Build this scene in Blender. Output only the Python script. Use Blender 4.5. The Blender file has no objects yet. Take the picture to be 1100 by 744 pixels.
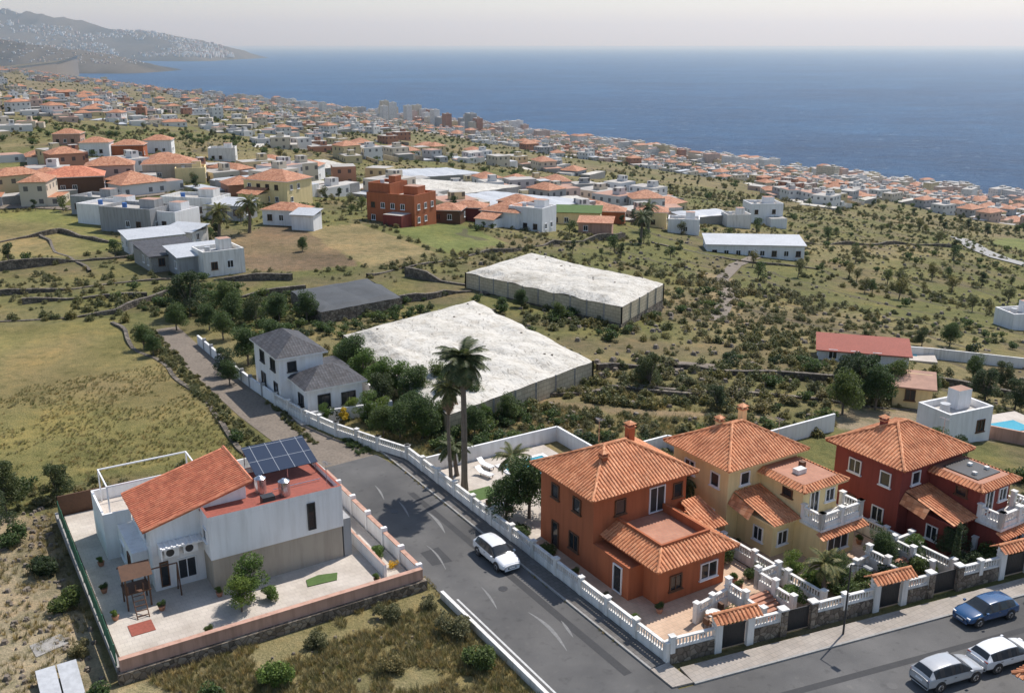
import bpy, math, random
import numpy as np
from mathutils import Vector, Matrix
R=random.Random(7); NR=np.random.default_rng(3)
F=1050.0; CAMZ=37.0; P=math.atan(324/1050.0); CP,SP=math.cos(P),math.sin(P)
TH=math.radians(31.8); SM=Matrix.Rotation(TH,4,'Z'); CT,ST=math.cos(TH),math.sin(TH)
SEA=-183.0
scn=bpy.context.scene
def S(x,y): return (x*CT-y*ST, x*ST+y*CT)
# ------------------------------------------------------------ noise / terrain
_tab=NR.random((256,256))
def vn(x,y):
    x=np.asarray(x,float);y=np.asarray(y,float)
    xi=np.floor(x).astype(int);yi=np.floor(y).astype(int);fx=x-xi;fy=y-yi
    fx=fx*fx*(3-2*fx);fy=fy*fy*(3-2*fy)
    g=lambda a,b:_tab[a%256,b%256]
    return (g(xi,yi)*(1-fx)+g(xi+1,yi)*fx)*(1-fy)+(g(xi,yi+1)*(1-fx)+g(xi+1,yi+1)*fx)*fy
def fbm(x,y,o=4):
    r=0;a=.5;t=0
    for i in range(o):
        r=r+a*vn(x*2**i+17*i,y*2**i+31*i);t+=a;a*=.5
    return r/t
_ps=np.arange(-3000,6000,5.0)
_ph=np.interp(_ps,[-3000,-1000,-300,0,78,112,200,400,700,1000,1404,1460,6000],[160,60,14,0,0,-3.5,-13,-38,-82,-128,-183,-192,-260])
_k=np.exp(-np.linspace(-2,2,9)**2);_k/=_k.sum()
_ph=np.convolve(np.pad(_ph,4,mode='edge'),_k,'valid')
def hgt(x,y):
    x=np.asarray(x,float);y=np.asarray(y,float)
    s=.835*x+.55*y
    s=s+np.clip((s-900)/400,0,1)*90*(fbm(x/420,y/420,3)-.5)
    h=np.interp(s,_ps,_ph)
    cx,cy=S(38,70)
    d=np.hypot(x-cx,y-cy)
    k=np.clip((d-75)/140,0,1)
    h=h+k*(fbm(x/90,y/90,4)-.5)*6+np.clip((d-400)/900,0,1)*(fbm(x/300+9,y/300,4)-.5)*14*np.clip((1404-s)/300,0,1)
    return h
def h1(x,y): return float(hgt(np.array([x]),np.array([y]))[0])
_T=25*1.006**np.arange(0,1150)
def ray(u,v):
    a=(u-550)/F;b=(v-372)/F
    return a,CP-b*SP,-(SP+b*CP)
def G(u,v):
    a,yd,zd=ray(u,v)
    d=CAMZ+zd*_T-hgt(a*_T,yd*_T)
    i=np.argmax(d<0)
    if d[i]>=0: i=len(_T)-1
    t0,t1=_T[max(i-1,0)],_T[i]
    f=d[max(i-1,0)]/(d[max(i-1,0)]-d[i]+1e-9);t=t0+(t1-t0)*min(max(f,0),1)
    return Vector((a*t,yd*t,h1(a*t,yd*t)))
def UZ(u,v,z):
    a,yd,zd=ray(u,v);t=(z-CAMZ)/zd
    return Vector((a*t,yd*t,z))
def pip(poly,X,Y):
    ins=np.zeros(np.shape(X),bool);n=len(poly)
    for i in range(n):
        x1,y1=poly[i][:2];x2,y2=poly[(i+1)%n][:2]
        c=((y1>Y)!=(y2>Y))&(X<(x2-x1)*(Y-y1)/((y2-y1) if abs(y2-y1)>1e-9 else 1e-9)+x1)
        ins^=c
    return ins
def PG(*pts): return [tuple(G(u,v)) for u,v in pts]
# ------------------------------------------------------------ materials
def newmat(name):
    m=bpy.data.materials.new(name);m.use_nodes=True;nt=m.node_tree
    return m,nt.nodes,nt.links,nt.nodes['Principled BSDF']
def math_(n,l,op,a,b=None,c=None):
    k=n.new('ShaderNodeMath');k.operation=op
    for i,x in enumerate((a,b,c)):
        if x is None: continue
        if isinstance(x,(int,float)): k.inputs[i].default_value=x
        else: l.new(x,k.inputs[i])
    return k.outputs[0]
def mixc(n,l,f,a,b,mode='MIX'):
    k=n.new('ShaderNodeMix');k.data_type='RGBA';k.blend_type=mode
    for i,x in ((0,f),(6,a),(7,b)):
        if isinstance(x,(int,float)): k.inputs[i].default_value=x
        elif isinstance(x,(tuple,list)): k.inputs[i].default_value=(*x[:3],1)
        else: l.new(x,k.inputs[i])
    return k.outputs[2]
def noise_(n,l,scale,detail=4,vec=None,rough=.55):
    k=n.new('ShaderNodeTexNoise');k.inputs['Scale'].default_value=scale;k.inputs['Detail'].default_value=detail;k.inputs['Roughness'].default_value=rough
    if vec is None:
        g=n.new('ShaderNodeNewGeometry');vec=g.outputs['Position']
    l.new(vec,k.inputs['Vector']);return k.outputs['Fac']
def ramp(n,l,f,stops):
    k=n.new('ShaderNodeValToRGB');l.new(f,k.inputs[0]);e=k.color_ramp.elements
    while len(e)<len(stops): e.new(.5)
    for i,(p,c) in enumerate(stops):
        e[i].position=p;e[i].color=(*c,1) if len(c)==3 else c
    return k.outputs[0]
def bump_(n,l,h,bs,strength,dist):
    k=n.new('ShaderNodeBump');k.inputs['Strength'].default_value=strength;k.inputs['Distance'].default_value=dist
    l.new(h,k.inputs['Height']);l.new(k.outputs[0],bs.inputs['Normal'])
def pm(name,col,rough=.8,var=.12,scale=.6,bump=.3,bscale=14,dist=.02,metal=0,coat=0,stain=.25):
    m,n,l,b=newmat(name)
    f=noise_(n,l,scale,5);g=noise_(n,l,scale*9,3)
    c=mixc(n,l,f,tuple(x*(1-var*1.6) for x in col),tuple(min(x*(1+var*1.2),.95) for x in col))
    st=ramp(n,l,g,[(.35,(1-stain,)*3),(.6,(1,1,1))])
    c=mixc(n,l,.7,c,st,'MULTIPLY')
    l.new(c,b.inputs['Base Color']);b.inputs['Roughness'].default_value=rough;b.inputs['Metallic'].default_value=metal
    b.inputs['Coat Weight'].default_value=coat
    if bump: bump_(n,l,noise_(n,l,bscale,3),b,bump,dist)
    return m
def wall_mat(name,col,stain=.3,rough=.88):
    m,n,l,b=newmat(name)
    g=n.new('ShaderNodeNewGeometry');mp=n.new('ShaderNodeMapping');mp.inputs['Scale'].default_value=(2.2,2.2,.22);l.new(g.outputs['Position'],mp.inputs[0])
    st=noise_(n,l,1.0,5,mp.outputs[0],.6);f=noise_(n,l,.35,5)
    c=mixc(n,l,f,tuple(x*.88 for x in col),tuple(min(x*1.08,.93) for x in col))
    c=mixc(n,l,.8,c,ramp(n,l,st,[(.32,(1-stain,1-stain*1.05,1-stain*1.15)),(.55,(1,1,1))]),'MULTIPLY')
    l.new(c,b.inputs['Base Color']);b.inputs['Roughness'].default_value=rough
    bump_(n,l,noise_(n,l,16,3),b,.25,.02);return m
def uvxy(n,l):
    u=n.new('ShaderNodeUVMap');s=n.new('ShaderNodeSeparateXYZ');l.new(u.outputs[0],s.inputs[0]);return s.outputs[0],s.outputs[1]
def tile_mat(name,cols,near=True):
    m,n,l,b=newmat(name);u,v=uvxy(n,l)
    cu=math_(n,l,'FLOOR',math_(n,l,'DIVIDE',u,.3));cv=math_(n,l,'FLOOR',math_(n,l,'DIVIDE',v,.38))
    cb=n.new('ShaderNodeCombineXYZ');l.new(cu,cb.inputs[0]);l.new(cv,cb.inputs[1])
    w=n.new('ShaderNodeTexWhiteNoise');l.new(cb.outputs[0],w.inputs[0])
    c=ramp(n,l,w.outputs[0],[(0,cols[0]),(.5,cols[1]),(1,cols[2])])
    st=ramp(n,l,noise_(n,l,.9,5),[(.3,(.66,.60,.56)),(.6,(1,1,1))])
    c=mixc(n,l,.8,c,st,'MULTIPLY')
    fv=math_(n,l,'FRACT',math_(n,l,'DIVIDE',v,.38))
    row=ramp(n,l,fv,[(0,(.45,.42,.4)),(.16,(1,1,1))])
    c=mixc(n,l,.75,c,row,'MULTIPLY')
    if not near:
        fu=math_(n,l,'SINE',math_(n,l,'MULTIPLY',u,2*math.pi/.3))
        gr=ramp(n,l,fu,[(0,(.55,.5,.5)),(.6,(1,1,1))]);c=mixc(n,l,.7,c,gr,'MULTIPLY')
    l.new(c,b.inputs['Base Color']);b.inputs['Roughness'].default_value=.75
    bump_(n,l,math_(n,l,'MULTIPLY',fv,-1),b,.6,.03)
    return m
def facade_mat(name,col,win=(.03,.035,.045)):
    m,n,l,b=newmat(name);u,v=uvxy(n,l)
    fu=math_(n,l,'FRACT',math_(n,l,'DIVIDE',u,3.1));fv=math_(n,l,'FRACT',math_(n,l,'DIVIDE',v,3.0))
    a=math_(n,l,'MULTIPLY',math_(n,l,'GREATER_THAN',fu,.33),math_(n,l,'LESS_THAN',fu,.66))
    d=math_(n,l,'MULTIPLY',math_(n,l,'GREATER_THAN',fv,.36),math_(n,l,'LESS_THAN',fv,.74))
    cb=n.new('ShaderNodeCombineXYZ');l.new(math_(n,l,'FLOOR',math_(n,l,'DIVIDE',u,3.1)),cb.inputs[0]);l.new(math_(n,l,'FLOOR',math_(n,l,'DIVIDE',v,3.0)),cb.inputs[1])
    w=n.new('ShaderNodeTexWhiteNoise');l.new(cb.outputs[0],w.inputs[0])
    f=math_(n,l,'MULTIPLY',math_(n,l,'MULTIPLY',a,d),math_(n,l,'GREATER_THAN',w.outputs[0],.35))
    base=mixc(n,l,noise_(n,l,.05,4),tuple(x*.72 for x in col),tuple(min(1,x*1.12) for x in col))
    c=mixc(n,l,math_(n,l,'MULTIPLY',f,.8),base,win);l.new(c,b.inputs['Base Color'])
    b.inputs['Roughness'].default_value=.8
    return m
def brick_mat(name,c1,c2,mort,w=.5,h=.25,sz=.02,bump=.5,rough=.85,off=.5):
    m,n,l,b=newmat(name);uv=n.new('ShaderNodeUVMap')
    k=n.new('ShaderNodeTexBrick');k.inputs['Scale'].default_value=1;k.inputs['Brick Width'].default_value=w;k.inputs['Row Height'].default_value=h;k.inputs['Mortar Size'].default_value=sz
    k.offset=off
    k.inputs['Color1'].default_value=(*c1,1);k.inputs['Color2'].default_value=(*c2,1);k.inputs['Mortar'].default_value=(*mort,1)
    l.new(uv.outputs[0],k.inputs['Vector'])
    st=ramp(n,l,noise_(n,l,.5,6),[(.3,(.7,.68,.65)),(.65,(1,1,1))])
    l.new(mixc(n,l,.8,k.outputs[0],st,'MULTIPLY'),b.inputs['Base Color']);b.inputs['Roughness'].default_value=rough
    bump_(n,l,math_(n,l,'SUBTRACT',1,k.outputs[1]),b,bump,.02)
    return m
def stone_mat(name,cols,scale=1.8):
    m,n,l,b=newmat(name);g=n.new('ShaderNodeNewGeometry')
    k=n.new('ShaderNodeTexVoronoi');k.inputs['Scale'].default_value=scale;l.new(g.outputs['Position'],k.inputs['Vector'])
    e=n.new('ShaderNodeTexVoronoi');e.feature='DISTANCE_TO_EDGE';e.inputs['Scale'].default_value=scale;l.new(g.outputs['Position'],e.inputs['Vector'])
    s=n.new('ShaderNodeSeparateColor');l.new(k.outputs['Color'],s.inputs[0])
    c=ramp(n,l,s.outputs[0],[(0,cols[0]),(.5,cols[1]),(1,cols[2])])
    ed=ramp(n,l,e.outputs[0],[(0,(.35,.33,.3)),(.08,(1,1,1))])
    l.new(mixc(n,l,1.0,c,ed,'MULTIPLY'),b.inputs['Base Color']);b.inputs['Roughness'].default_value=.9
    bump_(n,l,e.outputs[0],b,.8,.15);return m
def leaf_mat(name,dark,light,dry=None):
    m,n,l,b=newmat(name);g=n.new('ShaderNodeNewGeometry');o=n.new('ShaderNodeObjectInfo')
    st=[(0,dark),(.75,light),(1,dry or tuple(x*1.3 for x in light))]
    c=ramp(n,l,g.outputs['Random Per Island'],st)
    o2=ramp(n,l,o.outputs['Random'],[(0,(.72,.78,.66)),(.5,(1,1,1)),(1,(1.4,1.18,.9))])
    c=mixc(n,l,1.0,c,o2,'MULTIPLY')
    l.new(c,b.inputs['Base Color']);b.inputs['Roughness'].default_value=.65
    t=n.new('ShaderNodeBsdfTranslucent');l.new(c,t.inputs[0]);x=n.new('ShaderNodeMixShader');x.inputs[0].default_value=.35
    l.new(b.outputs[0],x.inputs[1]);l.new(t.outputs[0],x.inputs[2]);l.new(x.outputs[0],n['Material Output'].inputs['Surface'])
    return m
M={}
M['tile']=tile_mat('roof_tile',[(.47,.165,.07),(.66,.265,.115),(.77,.38,.20)])
M['tilef']=tile_mat('roof_tile_far',[(.42,.17,.085),(.58,.26,.13),(.66,.35,.21)],False)
M['tiler']=tile_mat('roof_tile_red',[(.46,.14,.075),(.60,.20,.10),(.68,.27,.145)])
M['orange']=wall_mat('plaster_terracotta',(.40,.120,.048),.25)
M['yellow']=wall_mat('plaster_yellow',(.82,.65,.34),.15)
M['red']=wall_mat('plaster_dark_red',(.23,.046,.034),.25)
M['white']=wall_mat('plaster_white',(.82,.81,.80),.16)
M['white2']=wall_mat('painted_concrete_white',(.76,.74,.70),.3)
M['beige']=wall_mat('plaster_beige',(.42,.36,.29),.2)
M['pink']=wall_mat('plaster_salmon',(.52,.31,.23),.35)
M['glass']=pm('window_glass',(.025,.03,.035),.08,.1,bump=0)
M['frame']=pm('window_frame_white',(.8,.8,.8),.5,.03,bump=0,stain=.05)
M['wood']=pm('wood_brown',(.13,.06,.03),.7,.2)
M['dark']=pm('dark_metal',(.03,.03,.032),.5,.1,bump=0)
M['steel']=pm('steel',(.55,.56,.58),.25,.05,metal=.9,bump=0)
M['greyroof']=tile_mat('roof_slate_dark',[(.05,.052,.06),(.075,.078,.088),(.10,.10,.11)],False)
M['terraf']=brick_mat('terrace_floor_terracotta',(.50,.24,.15),(.44,.20,.125),(.35,.22,.17),.3,.3,.012,.2)
M['terrar']=pm('roof_membrane_red',(.32,.085,.055),.8,.12,stain=.3)
M['pave']=brick_mat('paving_peach',(.62,.44,.31),(.56,.39,.27),(.42,.32,.24),.4,.4,.012,.2)
M['paveb']=brick_mat('paving_beige',(.58,.52,.45),(.53,.47,.41),(.42,.38,.33),.45,.45,.012,.2)
M['side']=brick_mat('sidewalk_tile',(.40,.35,.30),(.35,.31,.27),(.26,.24,.21),.4,.4,.015,.3)
M['sidedark']=brick_mat('sidewalk_tile_dark',(.15,.14,.13),(.12,.11,.10),(.07,.065,.06),.4,.4,.015,.3)
M['kerb']=pm('kerb_concrete',(.34,.33,.31),.9,.15)
M['scuff']=pm('worn_road_paint',(.25,.248,.24),.9,.3,scale=4,stain=.6)
M['patch']=pm('asphalt_patch',(.05,.05,.051),.9,.15,scale=1,stain=.2)
M['line']=pm('road_paint_white',(.62,.62,.60),.8,.2,scale=3,stain=.5)
M['stone']=stone_mat('stone_wall_rubble',[(.10,.08,.06),(.19,.15,.115),(.30,.25,.19)],2.6)
M['stoned']=stone_mat('stone_wall_basalt',[(.08,.068,.055),(.14,.115,.09),(.22,.185,.145)],2.0)
M['conc']=pm('concrete',(.36,.34,.31),.9,.15,stain=.4)
M['block']=brick_mat('block_wall_cream',(.62,.53,.37),(.56,.47,.33),(.42,.35,.25),.9,.5,.04,.6)
M['shade']=pm('shade_net_dark',(.07,.075,.08),.8,.2,scale=.4)
M['water']=pm('pool_water',(.05,.36,.46),.06,.1,bump=.3,bscale=3)
M['turf']=pm('lawn_turf',(.085,.145,.035),.9,.25,scale=1.5,bscale=60)
M['trunk']=pm('bark',(.16,.13,.10),.95,.25,scale=3,bscale=8,dist=.06)
M['rock']=pm('rock',(.22,.18,.14),.95,.3,scale=.5,bump=1,bscale=1.2,dist=.4)
M['shore']=pm('basalt_shore',(.07,.06,.052),.95,.3,scale=.05,bump=1,bscale=.4,dist=.6)
M['foam']=pm('surf_foam',(.70,.74,.76),.7,.2,scale=.05,bump=0,stain=.4)
M['blue']=pm('blue_plastic',(.04,.14,.4),.5,.1)
M['green']=pm('green_mesh_fence',(.04,.16,.09),.7,.2)
M['grey']=wall_mat('grey_render',(.34,.34,.34),.3)
M['lgrey']=pm('light_metal_roof',(.50,.51,.52),.5,.12,scale=.3)
def solar_mat():
    m,n,l,b=newmat('solar_panel');u,v=uvxy(n,l)
    a=math_(n,l,'LESS_THAN',math_(n,l,'FRACT',math_(n,l,'DIVIDE',u,1.2)),.03);c=math_(n,l,'LESS_THAN',math_(n,l,'FRACT',math_(n,l,'DIVIDE',v,1.7)),.02)
    f=math_(n,l,'MAXIMUM',a,c)
    l.new(mixc(n,l,f,(.03,.042,.07),(.36,.38,.40)),b.inputs['Base Color']);b.inputs['Roughness'].default_value=.12
    return m
M['solar']=solar_mat()
def asphalt():
    m,n,l,b=newmat('asphalt')
    f=noise_(n,l,.25,6);g=noise_(n,l,30,3);h=noise_(n,l,.06,3)
    c2=ramp(n,l,f,[(.3,(.066,.065,.064)),(.7,(.112,.108,.103))])
    c2=mixc(n,l,.9,c2,ramp(n,l,h,[(.4,(.75,.75,.75)),(.6,(1.2,1.2,1.2))]),'MULTIPLY')
    c2=mixc(n,l,.25,c2,ramp(n,l,g,[(.3,(.5,.5,.5)),(.7,(1.5,1.5,1.5))]),'MULTIPLY')
    o=noise_(n,l,1.4,4);c2=mixc(n,l,.6,c2,ramp(n,l,o,[(.30,(.6,.6,.6)),(.42,(1,1,1)),(.62,(1,1,1)),(.75,(1.35,1.32,1.25))]),'MULTIPLY')
    l.new(c2,b.inputs['Base Color']);b.inputs['Roughness'].default_value=.85
    bump_(n,l,g,b,.3,.01);return m
M['asphalt']=asphalt()
M['dirtroad']=pm('dirt_track',(.22,.18,.14),.95,.25,scale=.4,bscale=6,dist=.05,stain=.4)
def fabric():
    m,n,l,b=newmat('greenhouse_fabric');u,v=uvxy(n,l)
    f=noise_(n,l,.10,7,rough=.65);g=noise_(n,l,.7,6,rough=.65)
    c=ramp(n,l,f,[(.3,(.40,.37,.31)),(.45,(.54,.51,.45)),(.7,(.62,.59,.53))])
    c=mixc(n,l,.8,c,ramp(n,l,g,[(.3,(.66,.61,.54)),(.5,(.95,.94,.92)),(.7,(1.08,1.08,1.08))]),'MULTIPLY')
    wob=math_(n,l,'MULTIPLY',noise_(n,l,.15,3),.5)
    s=math_(n,l,'LESS_THAN',math_(n,l,'FRACT',math_(n,l,'ADD',math_(n,l,'DIVIDE',u,3.0),wob)),.05)
    s2=math_(n,l,'LESS_THAN',math_(n,l,'FRACT',math_(n,l,'ADD',math_(n,l,'DIVIDE',v,5.0),wob)),.03)
    c=mixc(n,l,math_(n,l,'MULTIPLY',math_(n,l,'MAXIMUM',s,s2),.65),c,(.25,.22,.18));l.new(c,b.inputs['Base Color']);b.inputs['Roughness'].default_value=.8
    bump_(n,l,noise_(n,l,.5,5,rough=.6),b,.8,.7);return m
M['fabric']=fabric()
def ground_mat():
    m,n,l,b=newmat('ground_soil_and_grass')
    at=n.new('ShaderNodeAttribute');at.attribute_name='col'
    f=noise_(n,l,.09,7,rough=.65);g=noise_(n,l,.7,6,rough=.7);h=noise_(n,l,5,4,rough=.7)
    c=at.outputs['Color']
    c=mixc(n,l,.85,c,ramp(n,l,f,[(.3,(.66,.70,.62)),(.5,(1,1,1)),(.7,(1.35,1.2,1.1))]),'MULTIPLY')
    c=mixc(n,l,.8,c,ramp(n,l,g,[(.32,(.55,.60,.50)),(.5,(1,1,1)),(.68,(1.35,1.22,1.15))]),'MULTIPLY')
    c=mixc(n,l,.6,c,ramp(n,l,h,[(.3,(.55,.6,.5)),(.7,(1.35,1.3,1.2))]),'MULTIPLY')
    gp=n.new('ShaderNodeNewGeometry');sp=n.new('ShaderNodeSeparateXYZ');l.new(gp.outputs['Position'],sp.inputs[0])
    zz=math_(n,l,'ADD',math_(n,l,'DIVIDE',sp.outputs[2],1.5),math_(n,l,'MULTIPLY',noise_(n,l,.03,3),1.6))
    fr=math_(n,l,'FRACT',zz)
    ln=math_(n,l,'LESS_THAN',fr,.10);mk=math_(n,l,'GREATER_THAN',noise_(n,l,.022,3),.47);lo=math_(n,l,'LESS_THAN',sp.outputs[2],-2.5);hi=math_(n,l,'GREATER_THAN',sp.outputs[2],-150)
    mask=math_(n,l,'MULTIPLY',math_(n,l,'MULTIPLY',ln,mk),math_(n,l,'MULTIPLY',lo,hi))
    c=mixc(n,l,math_(n,l,'MULTIPLY',mask,.6),c,(.095,.078,.06))
    l.new(c,b.inputs['Base Color']);b.inputs['Roughness'].default_value=.95;b.inputs['Specular IOR Level'].default_value=.15
    bump_(n,l,math_(n,l,'ADD',g,h),b,.7,.35);return m
M['ground']=ground_mat()
def sea_mat():
    m,n,l,b=newmat('sea_water')
    g=n.new('ShaderNodeNewGeometry');mp=n.new('ShaderNodeMapping');mp.inputs['Scale'].default_value=(1,1.6,1);mp.inputs['Rotation'].default_value=(0,0,.4);l.new(g.outputs['Position'],mp.inputs[0])
    f=noise_(n,l,.0009,6,mp.outputs[0],.6);w=noise_(n,l,.035,6,mp.outputs[0],.7);w2=noise_(n,l,.008,5,mp.outputs[0],.65)
    c=ramp(n,l,f,[(.32,(.004,.045,.130)),(.5,(.006,.062,.165)),(.7,(.011,.085,.205))])
    c=mixc(n,l,.9,c,ramp(n,l,w2,[(.32,(.6,.66,.72)),(.68,(1.45,1.38,1.3))]),'MULTIPLY')
    cap=ramp(n,l,w,[(.60,(0,0,0)),(.72,(1,1,1))])
    c=mixc(n,l,math_(n,l,'MULTIPLY',cap,.6),c,(.5,.6,.68))
    l.new(c,b.inputs['Base Color']);b.inputs['Roughness'].default_value=.4;b.inputs['IOR'].default_value=1.33;b.inputs['Specular IOR Level'].default_value=.22
    bump_(n,l,noise_(n,l,.03,8,mp.outputs[0],.75),b,1.0,14);return m
M['sea']=sea_mat()
M['leaf']=leaf_mat('foliage_tree',(.034,.062,.018),(.100,.150,.040))
M['leafb']=leaf_mat('foliage_bright',(.05,.095,.016),(.155,.23,.045))
M['leafd']=leaf_mat('foliage_dark',(.026,.046,.018),(.070,.100,.036))
M['scrub']=leaf_mat('foliage_scrub',(.078,.092,.034),(.165,.172,.062),(.27,.24,.11))
M['scrub2']=leaf_mat('foliage_scrub_olive',(.100,.104,.048),(.205,.195,.088),(.32,.27,.14))
M['dry']=leaf_mat('dry_grass',(.16,.14,.06),(.33,.28,.135),(.43,.37,.20))
M['grass']=leaf_mat('green_grass',(.10,.105,.03),(.19,.19,.06),(.29,.26,.11))
M['palmleaf']=leaf_mat('palm_fronds',(.045,.065,.022),(.13,.155,.055),(.22,.20,.10))
M['palmdead']=leaf_mat('palm_skirt_dead',(.11,.075,.045),(.25,.18,.115))
M['flower']=leaf_mat('yellow_flowers',(.45,.30,.02),(.65,.45,.03))
M['bloom']=leaf_mat('red_flowers',(.30,.03,.04),(.5,.06,.08))
FAC=[facade_mat('facade_white',(.72,.70,.67)),facade_mat('facade_cream',(.66,.57,.44)),facade_mat('facade_terracotta',(.44,.21,.13)),facade_mat('facade_pink',(.58,.42,.34)),facade_mat('facade_yellow',(.66,.53,.30)),facade_mat('facade_grey',(.42,.41,.40))]
M['flatroof']=pm('flat_roof_light',(.46,.43,.39),.9,.3,scale=.03)
M['flatroofr']=pm('flat_roof_terracotta',(.44,.26,.19),.9,.2,scale=.1)
# ------------------------------------------------------------ mesh builder
def newell(p):
    n=Vector((0,0,0))
    for i in range(len(p)):
        a=p[i];b=p[(i+1)%len(p)]
        n.x+=(a.y-b.y)*(a.z+b.z);n.y+=(a.z-b.z)*(a.x+b.x);n.z+=(a.x-b.x)*(a.y+b.y)
    return n
Zv=Vector((0,0,1))
def axes(n):
    if abs(n.z)>.999: return Vector((1,0,0)),Vector((0,1,0))
    U=Zv.cross(n).normalized();return U,n.cross(U)
class MB:
    def __init__(s,M=None): s.M=M.copy() if M else Matrix();s.V=[];s.F=[];s.MI=[];s.UV=[];s.mats=[]
    def face(s,pts,m):
        pts=[Vector(p) for p in pts];n=newell(pts)
        if n.length<1e-9: return
        n.normalize();U,V=axes(n);b=len(s.V)
        s.V+=[s.M@p for p in pts];s.F.append(tuple(range(b,b+len(pts))))
        s.UV+=[(p.dot(U),p.dot(V)) for p in pts]
        mm=M[m] if isinstance(m,str) else m
        if mm not in s.mats: s.mats.append(mm)
        s.MI.append(s.mats.index(mm))
    def box(s,x0,y0,z0,x1,y1,z1,m,top=None):
        if x0>x1:x0,x1=x1,x0
        if y0>y1:y0,y1=y1,y0
        a,b,c,d=(x0,y0),(x1,y0),(x1,y1),(x0,y1)
        for p,q in ((a,b),(b,c),(c,d),(d,a)): s.face([(*p,z0),(*q,z0),(*q,z1),(*p,z1)],m)
        s.face([(*a,z1),(*b,z1),(*c,z1),(*d,z1)],top or m);s.face([(*d,z0),(*c,z0),(*b,z0),(*a,z0)],m)
    def prism(s,poly,z0,z1,m,top=None):
        n=len(poly)
        for i in range(n):
            p=poly[i];q=poly[(i+1)%n];s.face([(p[0],p[1],z0),(q[0],q[1],z0),(q[0],q[1],z1),(p[0],p[1],z1)],m)
        s.face([(p[0],p[1],z1) for p in poly],top or m)
    def tube(s,p0,p1,r0,r1,n,m,cap=True):
        p0=Vector(p0);p1=Vector(p1);d=(p1-p0)
        if d.length<1e-6:return
        d.normalize();a=d.orthogonal().normalized();b=d.cross(a)
        A=[p0+(a*math.cos(2*math.pi*i/n)+b*math.sin(2*math.pi*i/n))*r0 for i in range(n)]
        B=[p1+(a*math.cos(2*math.pi*i/n)+b*math.sin(2*math.pi*i/n))*r1 for i in range(n)]
        for i in range(n): j=(i+1)%n;s.face([A[i],A[j],B[j],B[i]],m)
        if cap: s.face(B,m);s.face(A[::-1],m)
    def ribs(s,pts,m,step=.3,r=.085):
        pts=[Vector(p) for p in pts];n=newell(pts).normalized();U,V=axes(n)
        uu=[p.dot(U) for p in pts];vv=[p.dot(V) for p in pts];w=pts[0].dot(n)
        u=math.ceil(min(uu)/step)*step+step*.5
        while u<max(uu)-.02:
            xs=[]
            for i in range(len(pts)):
                j=(i+1)%len(pts)
                if (uu[i]-u)*(uu[j]-u)<0: f=(u-uu[i])/(uu[j]-uu[i]);xs.append(vv[i]+f*(vv[j]-vv[i]))
            if len(xs)>=2 and max(xs)-min(xs)>.12:
                a,b=min(xs)-.05-R.uniform(0,.03),max(xs)
                pr=[(math.cos(t)*r,math.sin(t)*r) for t in (math.pi*k/4 for k in range(5))]
                pt=lambda c,v:U*(u+c[0])+V*v+n*(w+c[1])
                for k in range(4): s.face([pt(pr[k],a),pt(pr[k],b),pt(pr[k+1],b),pt(pr[k+1],a)][::-1],m)
                s.face([pt(c,a) for c in pr],m)
            u+=step
    def slope(s,pts,m,rib=True):
        s.face(pts,m)
        if rib: s.ribs(pts,m)
    def hip(s,x0,y0,x1,y1,z,h,m,rib=True,eave='white'):
        if eave: s.box(x0+.03,y0+.03,z-.16,x1-.03,y1-.03,z-.005,eave)
        w=(x1-x0);d=(y1-y0);k=min(w,d)/2
        if w>=d: r0=(x0+k,(y0+y1)/2,z+h);r1=(x1-k,(y0+y1)/2,z+h)
        else: r0=((x0+x1)/2,y0+k,z+h);r1=((x0+x1)/2,y1-k,z+h)
        A,B,C,D=(x0,y0,z),(x1,y0,z),(x1,y1,z),(x0,y1,z)
        if w>=d: fs=[[A,B,r1,r0],[B,C,r1],[C,D,r0,r1],[D,A,r0]];hp=[(A,r0),(D,r0),(B,r1),(C,r1),(r0,r1)]
        else: fs=[[A,B,r0],[B,C,r1,r0],[C,D,r1],[D,A,r0,r1]];hp=[(A,r0),(B,r0),(C,r1),(D,r1),(r0,r1)]
        for f in fs: s.slope([p for p in f],m,rib)
        if rib:
            for a,b in hp:
                if (Vector(a)-Vector(b)).length>.05: s.tube(Vector(a)+Vector((0,0,.03)),Vector(b)+Vector((0,0,.05)),.12,.12,6,m)
    def skirt(s,x0,y0,x1,y1,z,h,i,m,sides='FLR',eave='white',rib=True):
        s.box(x0+.03,y0+.03,z-.16,x1-.03,y1,z-.005,eave)
        bx0=x0+i if 'L' in sides else x0;bx1=x1-i if 'R' in sides else x1;by0=y0+i if 'F' in sides else y0
        if 'F' in sides: s.slope([(x0,y0,z),(x1,y0,z),(bx1,by0,z+h),(bx0,by0,z+h)],m,rib)
        if 'L' in sides: s.slope([(x0,y1,z),(x0,y0,z),(bx0,by0,z+h),(bx0,y1,z+h)],m,rib)
        if 'R' in sides: s.slope([(x1,y0,z),(x1,y1,z),(bx1,y1,z+h),(bx1,by0,z+h)],m,rib)
        if rib and 'F' in sides:
            if 'L' in sides: s.tube((x0,y0,z+.03),(bx0,by0,z+h+.03),.11,.11,6,m)
            if 'R' in sides: s.tube((x1,y0,z+.03),(bx1,by0,z+h+.03),.11,.11,6,m)
        return bx0,by0,bx1,y1
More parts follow.
